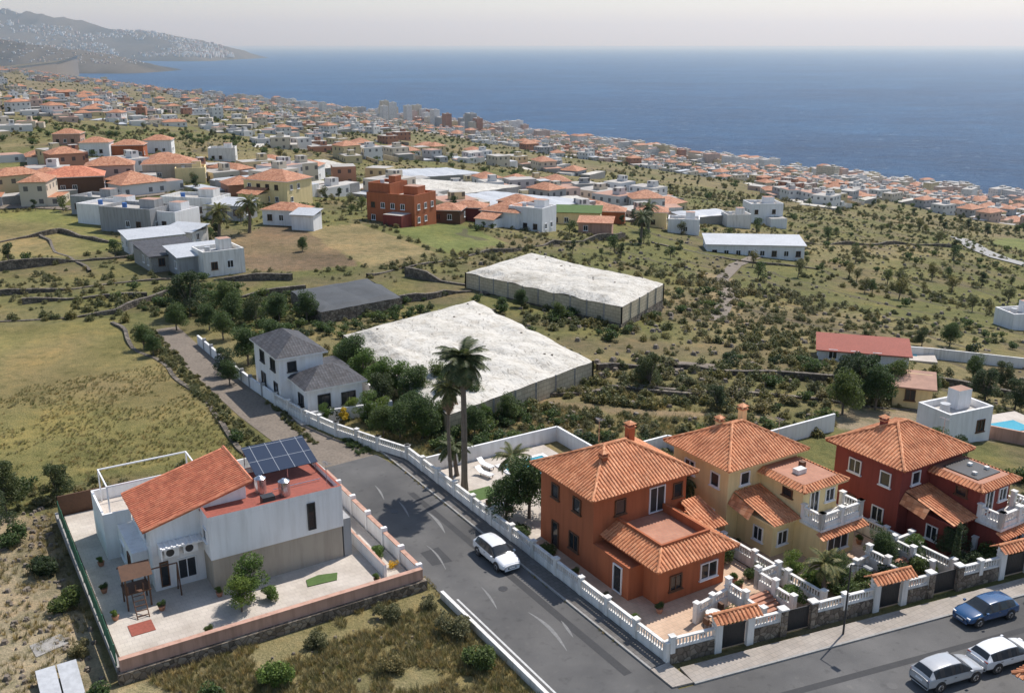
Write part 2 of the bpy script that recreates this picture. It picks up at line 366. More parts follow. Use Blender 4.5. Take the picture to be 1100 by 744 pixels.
    def balus(s,p0,p1,z,m='white2',base=.45,h=.5,post=3.0,step=.24,z1=None,basem=None):
        p0=Vector(p0);p1=Vector(p1);L=(p1-p0).length;n=max(1,round(L/post));d=(p1-p0)/L;ang=math.atan2(d.y,d.x)
        old=s.M;z1=z if z1 is None else z1
        for k in range(n):
            a=p0+d*(L*k/n);zz=z+(z1-z)*(k+.5)/n;Lk=L/n
            s.M=old@Matrix.Translation((a.x,a.y,zz))@Matrix.Rotation(ang,4,'Z')
            s.box(-.17,-.17,-.3,.17,.17,base+h+.22,m);s.box(-.22,-.22,base+h+.22,.22,.22,base+h+.30,m)
            s.box(.17,-.1,-.3,Lk-.17,.1,base,basem or m)
            s.box(.17,-.12,base+h,Lk-.17,.12,base+h+.1,m)
            x=.32
            while x<Lk-.28:
                s.tube((x,0,base),(x,0,base+h*.4),.045,.075,5,m,False);s.tube((x,0,base+h*.4),(x,0,base+h),.075,.035,5,m,False);x+=step
        s.M=old@Matrix.Translation((p1.x,p1.y,z1))@Matrix.Rotation(ang,4,'Z')
        s.box(-.17,-.17,-.3,.17,.17,base+h+.22,m);s.box(-.22,-.22,base+h+.22,.22,.22,base+h+.30,m);s.M=old
    def win(s,side,pos,a0,a1,z0,z1,fm='frame',mull=1,sill=True,gm='glass'):
        def B(a,b,za,zb,o0,o1,m):
            if side=='F': s.box(a,pos-o1,za,b,pos-o0,zb,m)
            elif side=='L': s.box(pos-o1,a,za,pos-o0,b,zb,m)
            else: s.box(pos+o0,a,za,pos+o1,b,zb,m)
        t=.08
        B(a0+t,a1-t,z0+t,z1-t,.0,.02,gm)
        B(a0,a1,z1-t,z1,.0,.10,fm);B(a0,a1,z0,z0+t,.0,.10,fm);B(a0,a0+t,z0+t,z1-t,.0,.10,fm);B(a1-t,a1,z0+t,z1-t,.0,.10,fm)
        for k in range(mull):
            c=a0+(a1-a0)*(k+1)/(mull+1);B(c-.03,c+.03,z0+t,z1-t,.02,.06,fm)
        if sill: B(a0-.1,a1+.1,z0-.08,z0,.0,.16,fm)
    def build(s,name,parent=None,smooth=False):
        me=bpy.data.meshes.new(name)
        V=np.array([tuple(v) for v in s.V]) if s.V else np.zeros((0,3))
        mn=V.min(0);mx=V.max(0);c=np.array([(mn[0]+mx[0])/2,(mn[1]+mx[1])/2,mn[2]])
        me.from_pydata((V-c).tolist(),[],s.F)
        for m in s.mats: me.materials.append(m)
        me.polygons.foreach_set('material_index',s.MI)
        uv=me.uv_layers.new(name='UVMap');uv.data.foreach_set('uv',np.array(s.UV,dtype=np.float32).ravel())
        if smooth: me.polygons.foreach_set('use_smooth',[True]*len(me.polygons))
        me.update();o=bpy.data.objects.new(name,me);scn.collection.objects.link(o);o.location=c
        if parent: o.parent=parent;o.matrix_parent_inverse=Matrix.Translation(parent.location).inverted()
        return o
class Group:
    def __init__(s,name,M=None): s.name=name;s.M=M if M else SM;s.parts={}
    def __getitem__(s,k):
        if k not in s.parts: s.parts[k]=MB(s.M)
        return s.parts[k]
    def done(s):
        e=bpy.data.objects.new(s.name,None);scn.collection.objects.link(e)
        vs=[v for p in s.parts.values() for v in p.V]
        e.location=(sum(v.x for v in vs)/len(vs),sum(v.y for v in vs)/len(vs),min(v.z for v in vs))
        for k,p in s.parts.items():
            if p.V: p.build(k,e)
        return e
# ------------------------------------------------------------ regions
EX=[]
def exl(x0,y0,x1,y1): EX.append([S(x0,y0),S(x1,y0),S(x1,y1),S(x0,y1)])
exl(5,54.5,27.5,81);exl(27.2,20,36.3,82);exl(24.5,78,33,135);exl(36,38,80,60);exl(36,30,51,74);exl(30,20,90,40);exl(29.5,90,40,106);exl(76,45,100,62)
fields=[]
def field(pts,col,ex=True):
    p=PG(*pts);fields.append((p,col))
    if ex: EX.append(p)
field([(-60,350),(60,348),(118,343),(190,400),(262,488),(230,500),(130,505),(50,520),(-120,540)],(.215,.192,.075))
field([(-80,232),(60,226),(140,262),(95,272),(20,278),(-60,290)],(.20,.20,.072))
field([(235,262),(300,238),(330,245),(385,285),(320,292),(270,290)],(.18,.13,.085))
field([(328,247),(388,240),(468,272),(395,288)],(.26,.21,.11))
field([(418,246),(490,240),(548,262),(480,272)],(.165,.185,.065))
field([(-60,180),(30,176),(90,190),(20,205),(-60,210)],(.18,.18,.07))
field([(560,438),(690,448),(800,462),(640,470),(520,470)],(.18,.165,.07),False)
field([(560,424),(700,440),(860,450),(700,447),(580,434)],(.28,.22,.145))
field([(750,290),(790,300),(800,335),(770,338)],(.28,.22,.13),False)
field([(700,405),(860,410),(860,425),(720,420)],(.17,.17,.07),False)
field([(880,440),(1000,440),(1100,470),(1000,480),(900,460)],(.33,.27,.20))
field([(1060,262),(1140,275),(1140,262),(1080,255)],(.17,.19,.07))
lot=[S(6,30),S(27.3,30),S(27.3,55.5),S(6,55.0)]
left=[S(-20,40),S(6,40),S(6,82),S(-20,95)]
def build_terrain():
    rr=np.concatenate([22*1.0105**np.arange(0,300),22*1.0105**299*1.022**np.arange(1,270)])
    rr=rr[rr<15000]
    aa=np.radians(np.arange(-62,62.01,.28))
    A,RR=np.meshgrid(aa,rr);X=RR*np.sin(A);Y=RR*np.cos(A);Z=hgt(X,Y)
    nr,na=X.shape
    s=.835*X+.55*Y;d=np.hypot(X,Y)
    n1=fbm(X/38,Y/38,4);n2=fbm(X/11+5,Y/11,4);n3=fbm(X/160+3,Y/160+8,4)
    green=np.array([.150,.148,.058]);dry=np.array([.245,.20,.11]);brown=np.array([.17,.13,.085])
    k=np.clip((n1-.43)*4,0,1)[...,None];q=np.clip((n2-.52)*5,0,1)[...,None];w=np.clip((n3-.48)*5,0,1)[...,None]
    C=green*(1-k)+dry*k*.75+green*k*.25;C=C*(1-.6*q)+brown*q*.6;C=C*(1-.6*w)+np.array([.215,.17,.105])*w*.6
    far=np.clip((d-500)/700,0,1)[...,None];C=C*(1-far)+(C*.5+np.array([.185,.155,.115])*.5)*far
    m=pip(lot,X,Y);kk=np.clip((n2-.38)*3,0,1)[...,None];C=np.where(m[...,None],np.array([.24,.205,.10])*(1-kk)+np.array([.38,.32,.20])*kk,C)
    m=pip(left,X,Y);C=np.where(m[...,None],np.array([.40,.33,.23])*(1-kk)+np.array([.20,.165,.10])*kk,C)
    for p,c in fields:
        m=pip(p,X+(n2-.5)*3,Y+(n1-.5)*3);c=np.array(c);br=np.array([.27,.20,.11]);t=np.clip((n1-.50)*3.5,0,.7)[...,None]
        v=(1+(n2-.5)*.5)[...,None]
        C=np.where(m[...,None],(c*(1-t)+br*t)*v,C)
    C=np.where((s>1385)[...,None],np.array([.08,.068,.058]),C)
    verts=np.stack([X,Y,Z],-1).reshape(-1,3)
    i=np.arange(nr-1)[:,None]*na+np.arange(na-1)[None,:]
    f=np.stack([i,i+1,i+na+1,i+na],-1).reshape(-1,4)[:,::-1]
    me=bpy.data.meshes.new('ground');me.from_pydata(verts.tolist(),[],f.tolist())
    ca=me.color_attributes.new('col','FLOAT_COLOR','POINT')
    ca.data.foreach_set('color',np.concatenate([C.reshape(-1,3),np.ones((nr*na,1))],1).astype(np.float32).ravel())
    me.polygons.foreach_set('use_smooth',[True]*len(me.polygons));me.materials.append(M['ground'])
    o=bpy.data.objects.new('ground',me);scn.collection.objects.link(o)
build_terrain()
b=MB();q=9e4
b.face([(-q,-3e3,SEA),(q,-3e3,SEA),(q,1.6e5,SEA),(-q,1.6e5,SEA)],'sea');b.build('sea')
def hill(name,spine,front,back,cols,seed,rough):
    n=len(spine);na=200;nb=60
    ts=np.linspace(0,n-1,na);sx=np.interp(ts,range(n),[p[0] for p in spine]);sy=np.interp(ts,range(n),[p[1] for p in spine]);sz=np.interp(ts,range(n),[p[2] for p in spine])
    vs=[];cs=[]
    for i in range(na):
        for j in range(nb):
            w=j/(nb-1)*2-1
            off=-front*(-w) if w<0 else back*w
            x=sx[i];y=sy[i]+off
            e=(1-abs(w))**.62
            nz=float(fbm(np.array(x/rough+seed),np.array(y/rough),5))-.5
            rg=abs(float(vn(np.array(x/rough*1.8+seed*3),np.array(y/rough*.5)))-.5)
            z=SEA-12+(sz[i]-SEA+12)*e*(1+nz*.6*(1-e*.6)-rg*.35*(1-e*.5))
            vs.append((x,y,z))
            k=min(max(nz*3+.5,0),1);cs.append([cols[0][t]*(1-k)+cols[1][t]*k for t in range(3)]+[1])
    f=[(i*nb+j,(i+1)*nb+j,(i+1)*nb+j+1,i*nb+j+1) for i in range(na-1) for j in range(nb-1)]
    me=bpy.data.meshes.new(name);me.from_pydata(vs,[],f);ca=me.color_attributes.new('col','FLOAT_COLOR','POINT')
    ca.data.foreach_set('color',np.array(cs,dtype=np.float32).ravel());me.materials.append(M['ground'])
    me.polygons.foreach_set('use_smooth',[True]*len(me.polygons))
    o=bpy.data.objects.new(name,me);scn.collection.objects.link(o);return vs
hv=hill('hills',[(-9800,15600,880),(-7860,15600,620),(-7000,15600,450),(-6000,15600,290),(-5000,15600,150),(-4450,15500,40),(-4200,15500,-190)],1500,2500,[(.07,.062,.05),(.13,.11,.085)],3,500)
cv=hill('hills',[(-6500,8700,230),(-4300,8700,75),(-3900,8700,20),(-3500,8650,-35),(-3150,8600,-95),(-2950,8550,-190)],600,900,[(.055,.048,.038),(.12,.10,.078)],11,260)
b=MB();FW=pm('distant_white_walls',(.78,.77,.74),.8,.1,scale=.01,bump=0)
for i in range(5200):
    x,y,z=hv[R.randrange(len(hv))]
    if y>15600+100 or z<SEA+60 or float(fbm(np.array(x/900.),np.array(y/350.),3))<.47: continue
    w=R.uniform(8,26);x+=R.uniform(-60,60);y+=R.uniform(-20,20);b.box(x-w,y-12,z-30,x+w,y+12,z+R.uniform(8,24),R.choice([FW,FW,FAC[1],FAC[3]]),'flatroof')
for i in range(900):
    x,y,z=cv[R.randrange(len(cv))]
    if y>8850 or z<SEA+70 or R.random()<.4: continue
    w=R.uniform(5,13);b.box(x-w,y-8,z-10,x+w,y+8,z+R.uniform(3,9),R.choice([FW,FAC[0],FAC[1],FAC[3]]),'flatroof')
b.build('distant_town_on_headland')
b=MB()
pts=[UZ(-60,79,-60),UZ(0,74,-60),UZ(35,70,-58),UZ(62,67,-55),UZ(84,61,-50)]
for a,c in zip(pts[:-1],pts[1:]):
    b.face([a+Vector((0,-22,0)),c+Vector((0,-22,0)),c+Vector((0,22,9)),a+Vector((0,22,9))],'white2')
    b.face([a+Vector((0,-22,-8)),c+Vector((0,-22,-8)),c+Vector((0,-22,0)),a+Vector((0,-22,0))],'conc')
    b.face([a+Vector((0,-20,-140)),c+Vector((0,-20,-140)),c+Vector((0,-16,-8)),a+Vector((0,-16,-8))],'rock')
b.build('motorway')
# ------------------------------------------------------------ roads
def strip(name,pts,mat,dz,step=1.5,nx=6,local=True):
    b=MB();P_=[]
    for i in range(len(pts)-1):
        a=pts[i];c=pts[i+1];L=math.hypot(c[0]-a[0],c[1]-a[1]);n=max(1,int(L/step))
        for k in range(n): f=k/n;P_.append([a[j]+(c[j]-a[j])*f for j in range(3)])
    P_.append(list(pts[-1]));rows=[]
    for i,p in enumerate(P_):
        q0=P_[max(i-1,0)];q1=P_[min(i+1,len(P_)-1)];dx,dy=q1[0]-q0[0],q1[1]-q0[1];L=math.hypot(dx,dy);nx_,ny_=-dy/L,dx/L
        row=[]
        for k in range(nx+1):
            o=(k/nx*2-1)*p[2];x,y=p[0]+nx_*o,p[1]+ny_*o
            X,Y=S(x,y) if local else (x,y);row.append((X,Y,h1(X,Y)+dz))
        rows.append(row)
    for r0,r1 in zip(rows[:-1],rows[1:]):
        for k in range(nx): b.face([r0[k],r1[k],r1[k+1],r0[k+1]],mat)
    return b.build(name)
strip('road',[(31.3,22,3.6),(31.3,60,3.6),(31.2,74,3.5),(30.9,79,3.1)],'asphalt',.04)
strip('road',[(31.2,72.5,3.7),(30.4,80,3.1),(29,88,2.3),(28,96,2.0),(27.4,112,1.9),(27.2,134,1.8)],'dirtroad',.035)
b=MB(SM)
dirx,diry=math.cos(math.radians(-10)),math.sin(math.radians(-10));nx2,ny2=-diry,dirx
A0=(35.0,37.2)
def R2(s,w): return (A0[0]+dirx*s+nx2*w,A0[1]+diry*s+ny2*w)
for k in range(0,60,2):
    b.face([(*R2(k-3,-11),.046),(*R2(k-1,-11),.046),(*R2(k-1,0),.046),(*R2(k-3,0),.046)],'asphalt')
b.build('road')
b=MB(SM)
b.box(34.75,39.6,.0,35.85,80,.14,'sidedark');b.box(34.6,39.6,0,34.745,80,.15,'kerb')
for k in range(30):
    s0=k*2+1.0;p=[R2(s0,0.16),R2(s0+2,0.16),R2(s0+2,1.75),R2(s0,1.75)];b.prism(p,0,.14,'side')
    p=[R2(s0,0),R2(s0+1.985,0),R2(s0+1.985,.155),R2(s0,.155)];b.prism(p,0,.15,'kerb')
b.prism([(34.6,37.5),(36.0,37.2),(36.0,39.55),(34.6,39.55)],0,.145,'side')
b.build('sidewalk')
b=MB(SM);b.box(27.45,30,0,27.7,53.8,.55,'white2');b.build('low_white_wall')
b=MB(SM);b.box(28.3,30,.030,28.44,53,.052,'line');b.build('road_marking')
b=MB(SM)
for (x,y0,y1,w) in ((31.4,44,49,.12),(32.6,45,47,.09),(30.1,50.5,53.5,.08),(32.2,62,66,.12),(31.0,66,69,.08),(29.6,57,61,.07),(30.6,70,73,.08)):
    n=8
    for k in range(n):
        ya=y0+(y1-y0)*k/n;yb=y0+(y1-y0)*(k+1)/n;o=lambda t:.5*math.sin((t-y0)*.5);f0=math.sin(math.pi*k/n)+.15;f1=math.sin(math.pi*(k+1)/n)+.15
        b.face([(x+o(ya)-w*f0,ya,.046),(x+o(ya)+w*f0,ya,.046),(x+o(yb)+w*f1,yb,.046),(x+o(yb)-w*f1,yb,.046)],'scuff')
b.build('road_scuffs')
b=MB(SM)
b.face([(32.9,40,.044),(33.5,40,.044),(33.4,70,.044),(32.85,70,.044)],'patch');b.face([(29.0,58,.044),(30.6,57.8,.044),(30.7,60.3,.044),(29.1,60.2,.044)],'patch')
p=[R2(4,-3),R2(30,-3.4),R2(30,-2.9),R2(4,-2.5)];b.face([(*q_,.05) for q_ in p],'patch')
for (x,y) in ((31.8,52.5),(30.4,67.5),R2(12,-4.5)): b.tube((x,y,.0),(x,y,.053),.34,.34,18,'dark')
b.build('asphalt_repairs_and_manholes')
# ------------------------------------------------------------ foliage protos
def leafquads(cen,size,flat=.3):
    n=len(cen);nr=NR.normal(size=(n,3));nr[:,2]=np.abs(nr[:,2])+flat;nr/=np.linalg.norm(nr,axis=1)[:,None]
    t=np.cross(nr,NR.normal(size=(n,3)));t/=np.linalg.norm(t,axis=1)[:,None];bb=np.cross(nr,t)
    s=(size*NR.uniform(.6,1.4,n))[:,None];asp=.65
    return np.stack([cen-t*s-bb*s*asp*.3,cen-bb*s*asp,cen+t*s,cen+bb*s*asp],1).reshape(-1,3)
def crown(clumps,per,ls):
    out=[]
    for (c,r) in clumps:
        v=NR.normal(size=(per,3));v/=np.linalg.norm(v,axis=1)[:,None];rad=NR.uniform(.35,1.0,per)**.5
        out.append(np.array(c)+v*rad[:,None]*np.array(r))
    return leafquads(np.concatenate(out),ls)
def fol_obj(name,verts,mat,extra=None):
    n=len(verts)//4;f=np.arange(n*4).reshape(n,4).tolist();V=verts.tolist();mats=[M[mat]];mi=[0]*n
    if extra:
        b=len(V);V+=[tuple(v) for v in extra.V];f+=[tuple(i+b for i in ff) for ff in extra.F];mats+=extra.mats;mi+=[1+i for i in extra.MI]
    me=bpy.data.meshes.new(name);me.from_pydata(V,[],f)
    for m in mats: me.materials.append(m)
    me.polygons.foreach_set('material_index',mi);me.update();return me
def bush_mesh(seed,mat,n=7,per=45,ls=.055,h=.7):
    cl=[]
    for i in range(n):
        a=R.uniform(0,6.28);r=R.uniform(.05,.33);cl.append(((r*math.cos(a),r*math.sin(a),R.uniform(.12,.42)*h/.7),(R.uniform(.13,.24),R.uniform(.13,.24),R.uniform(.12,.24))))
    return fol_obj('bush',crown(cl,per,ls),mat)
def tree_mesh(mat,H=5,W=2.4,n=13,per=110,ls=.13,trunk=.35):
    t=MB();cl=[];top=H*trunk
    t.tube((0,0,-.3),(.05,.03,top),.05*H*.6,.035*H*.6,7,'trunk')
    for i in range(n):
        a=R.uniform(0,6.28);r=R.uniform(.15,.8)*W*.85;z=R.uniform(trunk*1.05,.9)*H;r*=1-.5*max(0,(z/H-.6)/.4)
        c=(r*math.cos(a),r*math.sin(a),z);q=R.uniform(.26,.46)*W
        cl.append((c,(q,q,q*.8)));t.tube((.05,.03,top*R.uniform(.7,1)),c,.012*H*.7,.004*H,5,'trunk')
    return fol_obj('tree',crown(cl,per,ls),mat,t)
def tuft_mesh(mat):
    V=[];n=26
    for i in range(n):
        a=R.uniform(0,6.28);r=R.uniform(0,.3);x,y=r*math.cos(a),r*math.sin(a);l=R.uniform(.3,.8);dx,dy=math.cos(a)*l*.5,math.sin(a)*l*.5;w=.03;px,py=-math.sin(a)*w,math.cos(a)*w
        V+=[(x-px,y-py,0),(x+px,y+py,0),(x+dx+px*.3,y+dy+py*.3,l),(x+dx-px*.3,y+dy-py*.3,l)]
    return fol_obj('tuft',np.array(V),mat)
def palm_mesh(H=12,fr=46,L=3.0,skirt=0,r=.26,lo=-.5,ww=.62):
    t=MB();pts=[];n=12
    for i in range(n+1): f=i/n;pts.append(Vector((.35*math.sin(f*1.6),.15*math.sin(f*2.4),f*H)))
    for i in range(n):
        f=i/n;t.tube(pts[i]-Vector((0,0,.3 if i==0 else 0)),pts[i+1],r*(1.25-.4*f)+(.12 if i==0 else 0),r*(1.22-.4*(f+1/n)),9,'trunk',False)
    top=pts[-1]
    def frond(az,el,L,droop,mat,ww,base):
        d=Vector((math.cos(az),math.sin(az),0));p=base.copy();e=el;ns=9;prev=p.copy();side=Vector((-math.sin(az),math.cos(az),0))
        for k in range(ns):
            st=L/ns;q=prev+(d*math.cos(e)+Zv*math.sin(e))*st;e-=droop/ns
            t.tube(prev,q,.03,.02,3,mat,False)
            if k>=1:
                wl=ww*math.sin(math.pi*min((k+1.2)/(ns+1.5),1))
                for sg in (-1,1):
                    for jj in (0,.33,.66):
                        bp=prev+(q-prev)*jj;fw=(q-prev).normalized()
                        tip=bp+side*sg*wl+fw*wl*.55-Zv*wl*.4
                        t.face([bp,bp+fw*.11,tip],mat)
            prev=q
    for i in range(fr):
        el=lo+(1.35-lo)*R.random()**.9;frond(i*2.4+R.uniform(-.3,.3),el,L*R.uniform(.8,1.1),R.uniform(1.0,1.8),'palmleaf',ww*L/3,top+Vector((0,0,R.uniform(-.3,.2))))
    for i in range(skirt): frond(R.uniform(0,6.28),R.uniform(-1.45,-.6),L*R.uniform(.4,.8),R.uniform(.2,.7),'palmdead',.42,top-Vector((0,0,R.uniform(0,1.1))))
    me=bpy.data.meshes.new('palm');me.from_pydata([tuple(v) for v in t.V],[],t.F)
    for m in t.mats: me.materials.append(m)
    me.polygons.foreach_set('material_index',t.MI);return me
def put(name,me,x,y,z=0,s=1,rz=None,sz=None):
    o=bpy.data.objects.new(name,me);scn.collection.objects.link(o);o.location=(x,y,z);o.rotation_euler=(0,0,R.uniform(0,6.28) if rz is None else rz);o.scale=(s,s,sz or s);return o
def puts(name,me,x,y,z=0,s=1,sz=None,rz=None):
    X,Y=S(x,y);return put(name,me,X,Y,z,s,rz,sz)
def putp(name,me,u,v,s,sz=None):
    g=G(u,v);return put(name,me,g.x,g.y,g.z-.1,s,None,sz)
def scatter(name,child,me,X,Y,size,Z=None):
    Z=hgt(X,Y) if Z is None else Z;n=len(X)
    a=NR.uniform(0,6.28,n);h=size/2;tx=NR.normal(0,.06,n);V=np.zeros((n,4,3))
    for k in range(4):
        an=a+math.pi/2*k+math.pi/4;dx=np.cos(an)*h*1.4142;dy=np.sin(an)*h*1.4142
        V[:,k,0]=X+dx;V[:,k,1]=Y+dy;V[:,k,2]=Z-.05*size+dx*tx
    m2=bpy.data.meshes.new(name);m2.from_pydata(V.reshape(-1,3).tolist(),[],np.arange(n*4).reshape(n,4).tolist())
    o=bpy.data.objects.new(name,m2);scn.collection.objects.link(o)
    o.instance_type='FACES';o.use_instance_faces_scale=True;o.show_instancer_for_render=False;o.show_instancer_for_viewport=False
    c=bpy.data.objects.new(child,me);scn.collection.objects.link(c);c.parent=o
def keep(X,Y):
    m=np.ones(len(X),bool)
    for p in EX: m&=~pip(p,X,Y)
    return m
bushes=[bush_mesh(0,'scrub'),bush_mesh(1,'scrub2'),bush_mesh(2,'scrub',9,40,.05,.55),bush_mesh(3,'leaf',8,60,.05,.8),bush_mesh(4,'leafd',8,60,.05,.8),bush_mesh(5,'scrub2',6,30,.05,.5)]
bigbush=[bush_mesh(6,'leaf',14,260,.028,.8),bush_mesh(7,'leafb',14,260,.028,.85),bush_mesh(8,'leafd',14,260,.028,.8),bush_mesh(9,'scrub2',12,240,.026,.6)]
trees=[tree_mesh('leaf'),tree_mesh('leafd',5,2.2,12,110,.14),tree_mesh('scrub',5,2.3,12,100,.13)]
bigtree=[tree_mesh('leaf',5,2.4,22,420,.075,.28),tree_mesh('leafb',4,1.9,16,360,.07,.25),tree_mesh('leafd',5,2.2,20,420,.075,.25)]
palmS=palm_mesh(2.6,26,1.7,0,.16);palmM=palm_mesh(5,36,2.4,6,.22)
cyp=fol_obj('cypress',crown([((0,0,.4+k*.45),(.45-.035*k,.45-.035*k,.45)) for k in range(9)],160,.07),'leafd')
def polar(n,r0,r1,p,amin=-33,amax=33):
    q=NR.random(n);r=(r0**(1-p)+q*(r1**(1-p)-r0**(1-p)))**(1/(1-p))
    a=np.radians(NR.uniform(amin,amax,n));return r*np.sin(a),r*np.cos(a)
# ------------------------------------------------------------ terracotta house
def chimney(b,x,y,z0,z1,wm,w=.55):
    b.box(x-w/2,y-w/2,z0,x+w/2,y+w/2,z1,wm);b.box(x-w/2-.08,y-w/2-.08,z1,x+w/2+.08,y+w/2+.08,z1+.08,'tile')
    for i in (-1,1):
        for j in (-1,1): b.box(x+i*.2-.05,y+j*.2-.05,z1+.08,x+i*.2+.05,y+j*.2+.05,z1+.28,wm)
    b.hip(x-w/2-.12,y-w/2-.12,x+w/2+.12,y+w/2+.12,z1+.30,.25,'tile',False,None)
def antenna(b,x,y,z,h=2.0):
    b.tube((x,y,z),(x,y,z+h),.025,.02,5,'steel')
    for k in range(4): b.tube((x-.35+.05*k,y-.3+.2*k,z+h-.1),(x+.35-.05*k,y-.3+.2*k,z+h-.1),.012,.012,4,'steel')
    b.tube((x,y-.4,z+h-.1),(x,y+.5,z+h-.1),.015,.015,4,'steel')
g=Group('terracotta_house');w=g['walls'];r=g['roof'];n=g['windows']
w.box(38.3,50.7,0,47.0,57.5,6.1,'orange')
r.hip(37.7,50.1,47.7,58.2,6.27,2.0,'tile',eave='orange')
w.box(39.6,44.9,0,45.7,50.69,3.0,'orange')
ib=r.skirt(38.9,44.2,46.4,50.68,3.17,.75,1.5,'tile',eave='orange')
w.box(ib[0],ib[1],3.0,ib[2],50.69,3.5,'orange','terraf')
for (x0,y0,x1,y1) in ((ib[0],ib[1],ib[2],ib[1]+.18),(ib[0],ib[1]+.19,ib[0]+.18,50.68),(ib[2]-.18,ib[1]+.19,ib[2],50.68)): w.box(x0,y0,3.51,x1,y1,4.15,'orange')
w.box(45.72,48.0,0,47.6,50.69,2.9,'orange')
r.slope([(45.6,47.3,2.95),(48.2,47.3,2.95),(48.2,50.65,3.9),(46.42,50.65,3.9)],'tile')
w.box(38.3,46.5,0,39.59,50.69,2.6,'orange')
n.win('F',50.7,43.4,44.9,3.6,5.7,'frame',1,False,'dark');n.win('F',50.7,40.2,41.2,4.3,5.5,'wood',0);n.win('F',50.7,45.7,46.6,4.3,5.5,'wood',0)
n.win('L',38.3,52.2,53.2,4.2,5.4,'wood',0);n.win('L',38.3,55,56,4.2,5.4,'wood',0);n.win('L',38.3,52.4,53.6,1.0,2.4,'wood',1);n.win('L',38.3,55,55.9,.2,2.3,'wood',0,False)
n.win('L',38.3,47.2,48.2,.2,2.3,'frame',0,False)
n.win('F',44.9,40.6,41.7,.9,2.1,'wood',1);n.win('F',44.9,43.4,45.0,.9,2.2,'frame',1);n.win('F',48.0,46.1,47.1,.1,2.2,'frame',1,False)
n.win('R',45.7,46,47.3,.9,2.2)
c=g['chimneys'];chimney(c,45.0,55.2,6.4,8.7,'orange');chimney(c,40.8,53.0,6.4,8.0,'orange',.45);antenna(g['antenna'],43,56.5,7.4)
g.done()
def villa(name,ox,oy,wm,ped):
    g=Group(name);w=g['walls'];r=g['roof'];n=g['windows'];X=lambda v:v+ox;Yf=lambda v:v+oy
    w.box(X(50),Yf(49.3),0,X(57.4),Yf(55.6),6.1,wm)
    r.hip(X(49.4),Yf(48.7),X(58.1),Yf(56.3),6.27,1.9,'tile',eave=wm)
    w.box(X(53.5),Yf(45.0),0,X(57.3),Yf(49.29),5.15,wm)
    r.skirt(X(53.0),Yf(44.5),X(57.9),Yf(49.28),5.32,.3,.6,'tile',eave=wm)
    w.box(X(53.65),Yf(45.15),5.16,X(57.25),Yf(49.28),5.62,wm,'terraf')
    w.box(X(51.2),Yf(45.6),0,X(53.49),Yf(49.29),2.95,wm)
    r.slope([(X(50.6),Yf(44.9),3.1),(X(53.45),Yf(44.9),3.1),(X(53.45),Yf(49.25),4.2),(X(50.6),Yf(49.25),4.2)],'tile')
    r.slope([(X(50.0),Yf(49.25),3.3),(X(50.0),Yf(47.0),2.9),(X(50.58),Yf(47.0),3.6),(X(50.58),Yf(49.25),4.1)],'tile',False)
    w.box(X(50.62),Yf(44.95),2.94,X(53.45),Yf(49.2),3.07,wm)
    w.box(X(53.3),Yf(42.9),2.75,X(57.9),Yf(44.99),2.95,'white2')
    w.box(X(53.5),Yf(43.1),0,X(57.3),Yf(44.98),2.74,wm)
    r.slope([(X(52.9),Yf(42.3),2.45),(X(57.95),Yf(42.3),2.45),(X(57.95),Yf(43.06),2.72),(X(52.9),Yf(43.06),2.72)],'tile')
    bal=g['balcony_balustrade'];bal.balus((X(53.5),Yf(43.1)),(X(57.7),Yf(43.1)),3.25,base=.12,h=.6,post=2.1);bal.balus((X(57.7),Yf(43.1)),(X(57.7),Yf(44.8)),3.25,base=.12,h=.6,post=2);bal.balus((X(53.5),Yf(44.8)),(X(53.5),Yf(43.1)),3.25,base=.12,h=.6,post=2)
    n.win('F',Yf(45.0),X(54.2),X(55.2),3.2,5.0,'frame',1,False);n.win('F',Yf(45.0),X(55.9),X(56.9),3.7,4.8,'frame',1)
    n.win('F',Yf(43.1),X(54.3),X(56.6),.7,2.0,'frame',2,gm='dark');n.win('F',Yf(45.6),X(51.7),X(52.8),.9,2.1)
    n.win('L',X(50),Yf(50.2),Yf(51.2),4.2,5.4,'frame',0);n.win('L',X(50),Yf(53),Yf(54.2),4.2,5.4,'frame',1);n.win('L',X(50),Yf(50.5),Yf(51.6),1,2.3);n.win('L',X(50),Yf(53.2),Yf(54.3),.1,2.3,'wood',0,False)
    n.win('L',X(53.5),Yf(46),Yf(47),4.2,5.0,'wood',0);n.win('F',Yf(49.3),X(51.2),X(52.2),4.5,5.6,'frame',0);n.win('L',X(51.2),Yf(46.5),Yf(47.5),.9,2.1)
    n.win('R',X(57.4),Yf(51),Yf(52.2),4.2,5.4);n.win('R',X(57.3),Yf(46),Yf(47.2),3.9,5.0)
    c=g['chimneys'];chimney(c,X(52.7),Yf(53.4),6.5,8.2,wm,.45)
    if not ped: chimney(c,X(55.4),Yf(53.6),6.4,8.6,wm,.5)
    antenna(g['antenna'],X(56.5),Yf(50.6),6.6)
    if ped:
        b=g['terrace_dark_patch'];b.box(X(54.1),Yf(45.7),5.63,X(56.9),Yf(48.7),5.70,'dark')  # flat dark patch laid over the terrace floor, small white blocks on top
        for (px,py) in ((54.6,46.3),(55.8,47.5),(56.3,46.4)): b.box(X(px),Yf(py),5.703,X(px+.3),Yf(py+.3),5.9,'white2')
    else:
        b=g['terrace_furniture'];b.box(X(54.6),Yf(46.6),5.63,X(55.5),Yf(47.2),6.0,'white2');b.box(X(55.9),Yf(47.4),5.63,X(56.3),Yf(47.8),6.05,'wood')
    g.done()
villa('yellow_house',0,0,'yellow',False)
villa('dark_red_house',11.3,-6.9,'red',True)
b=MB(SM)
b.prism([(36.1,39.6),(48.7,37.4),(48.7,57),(36.1,57)],0,.10,'pave')
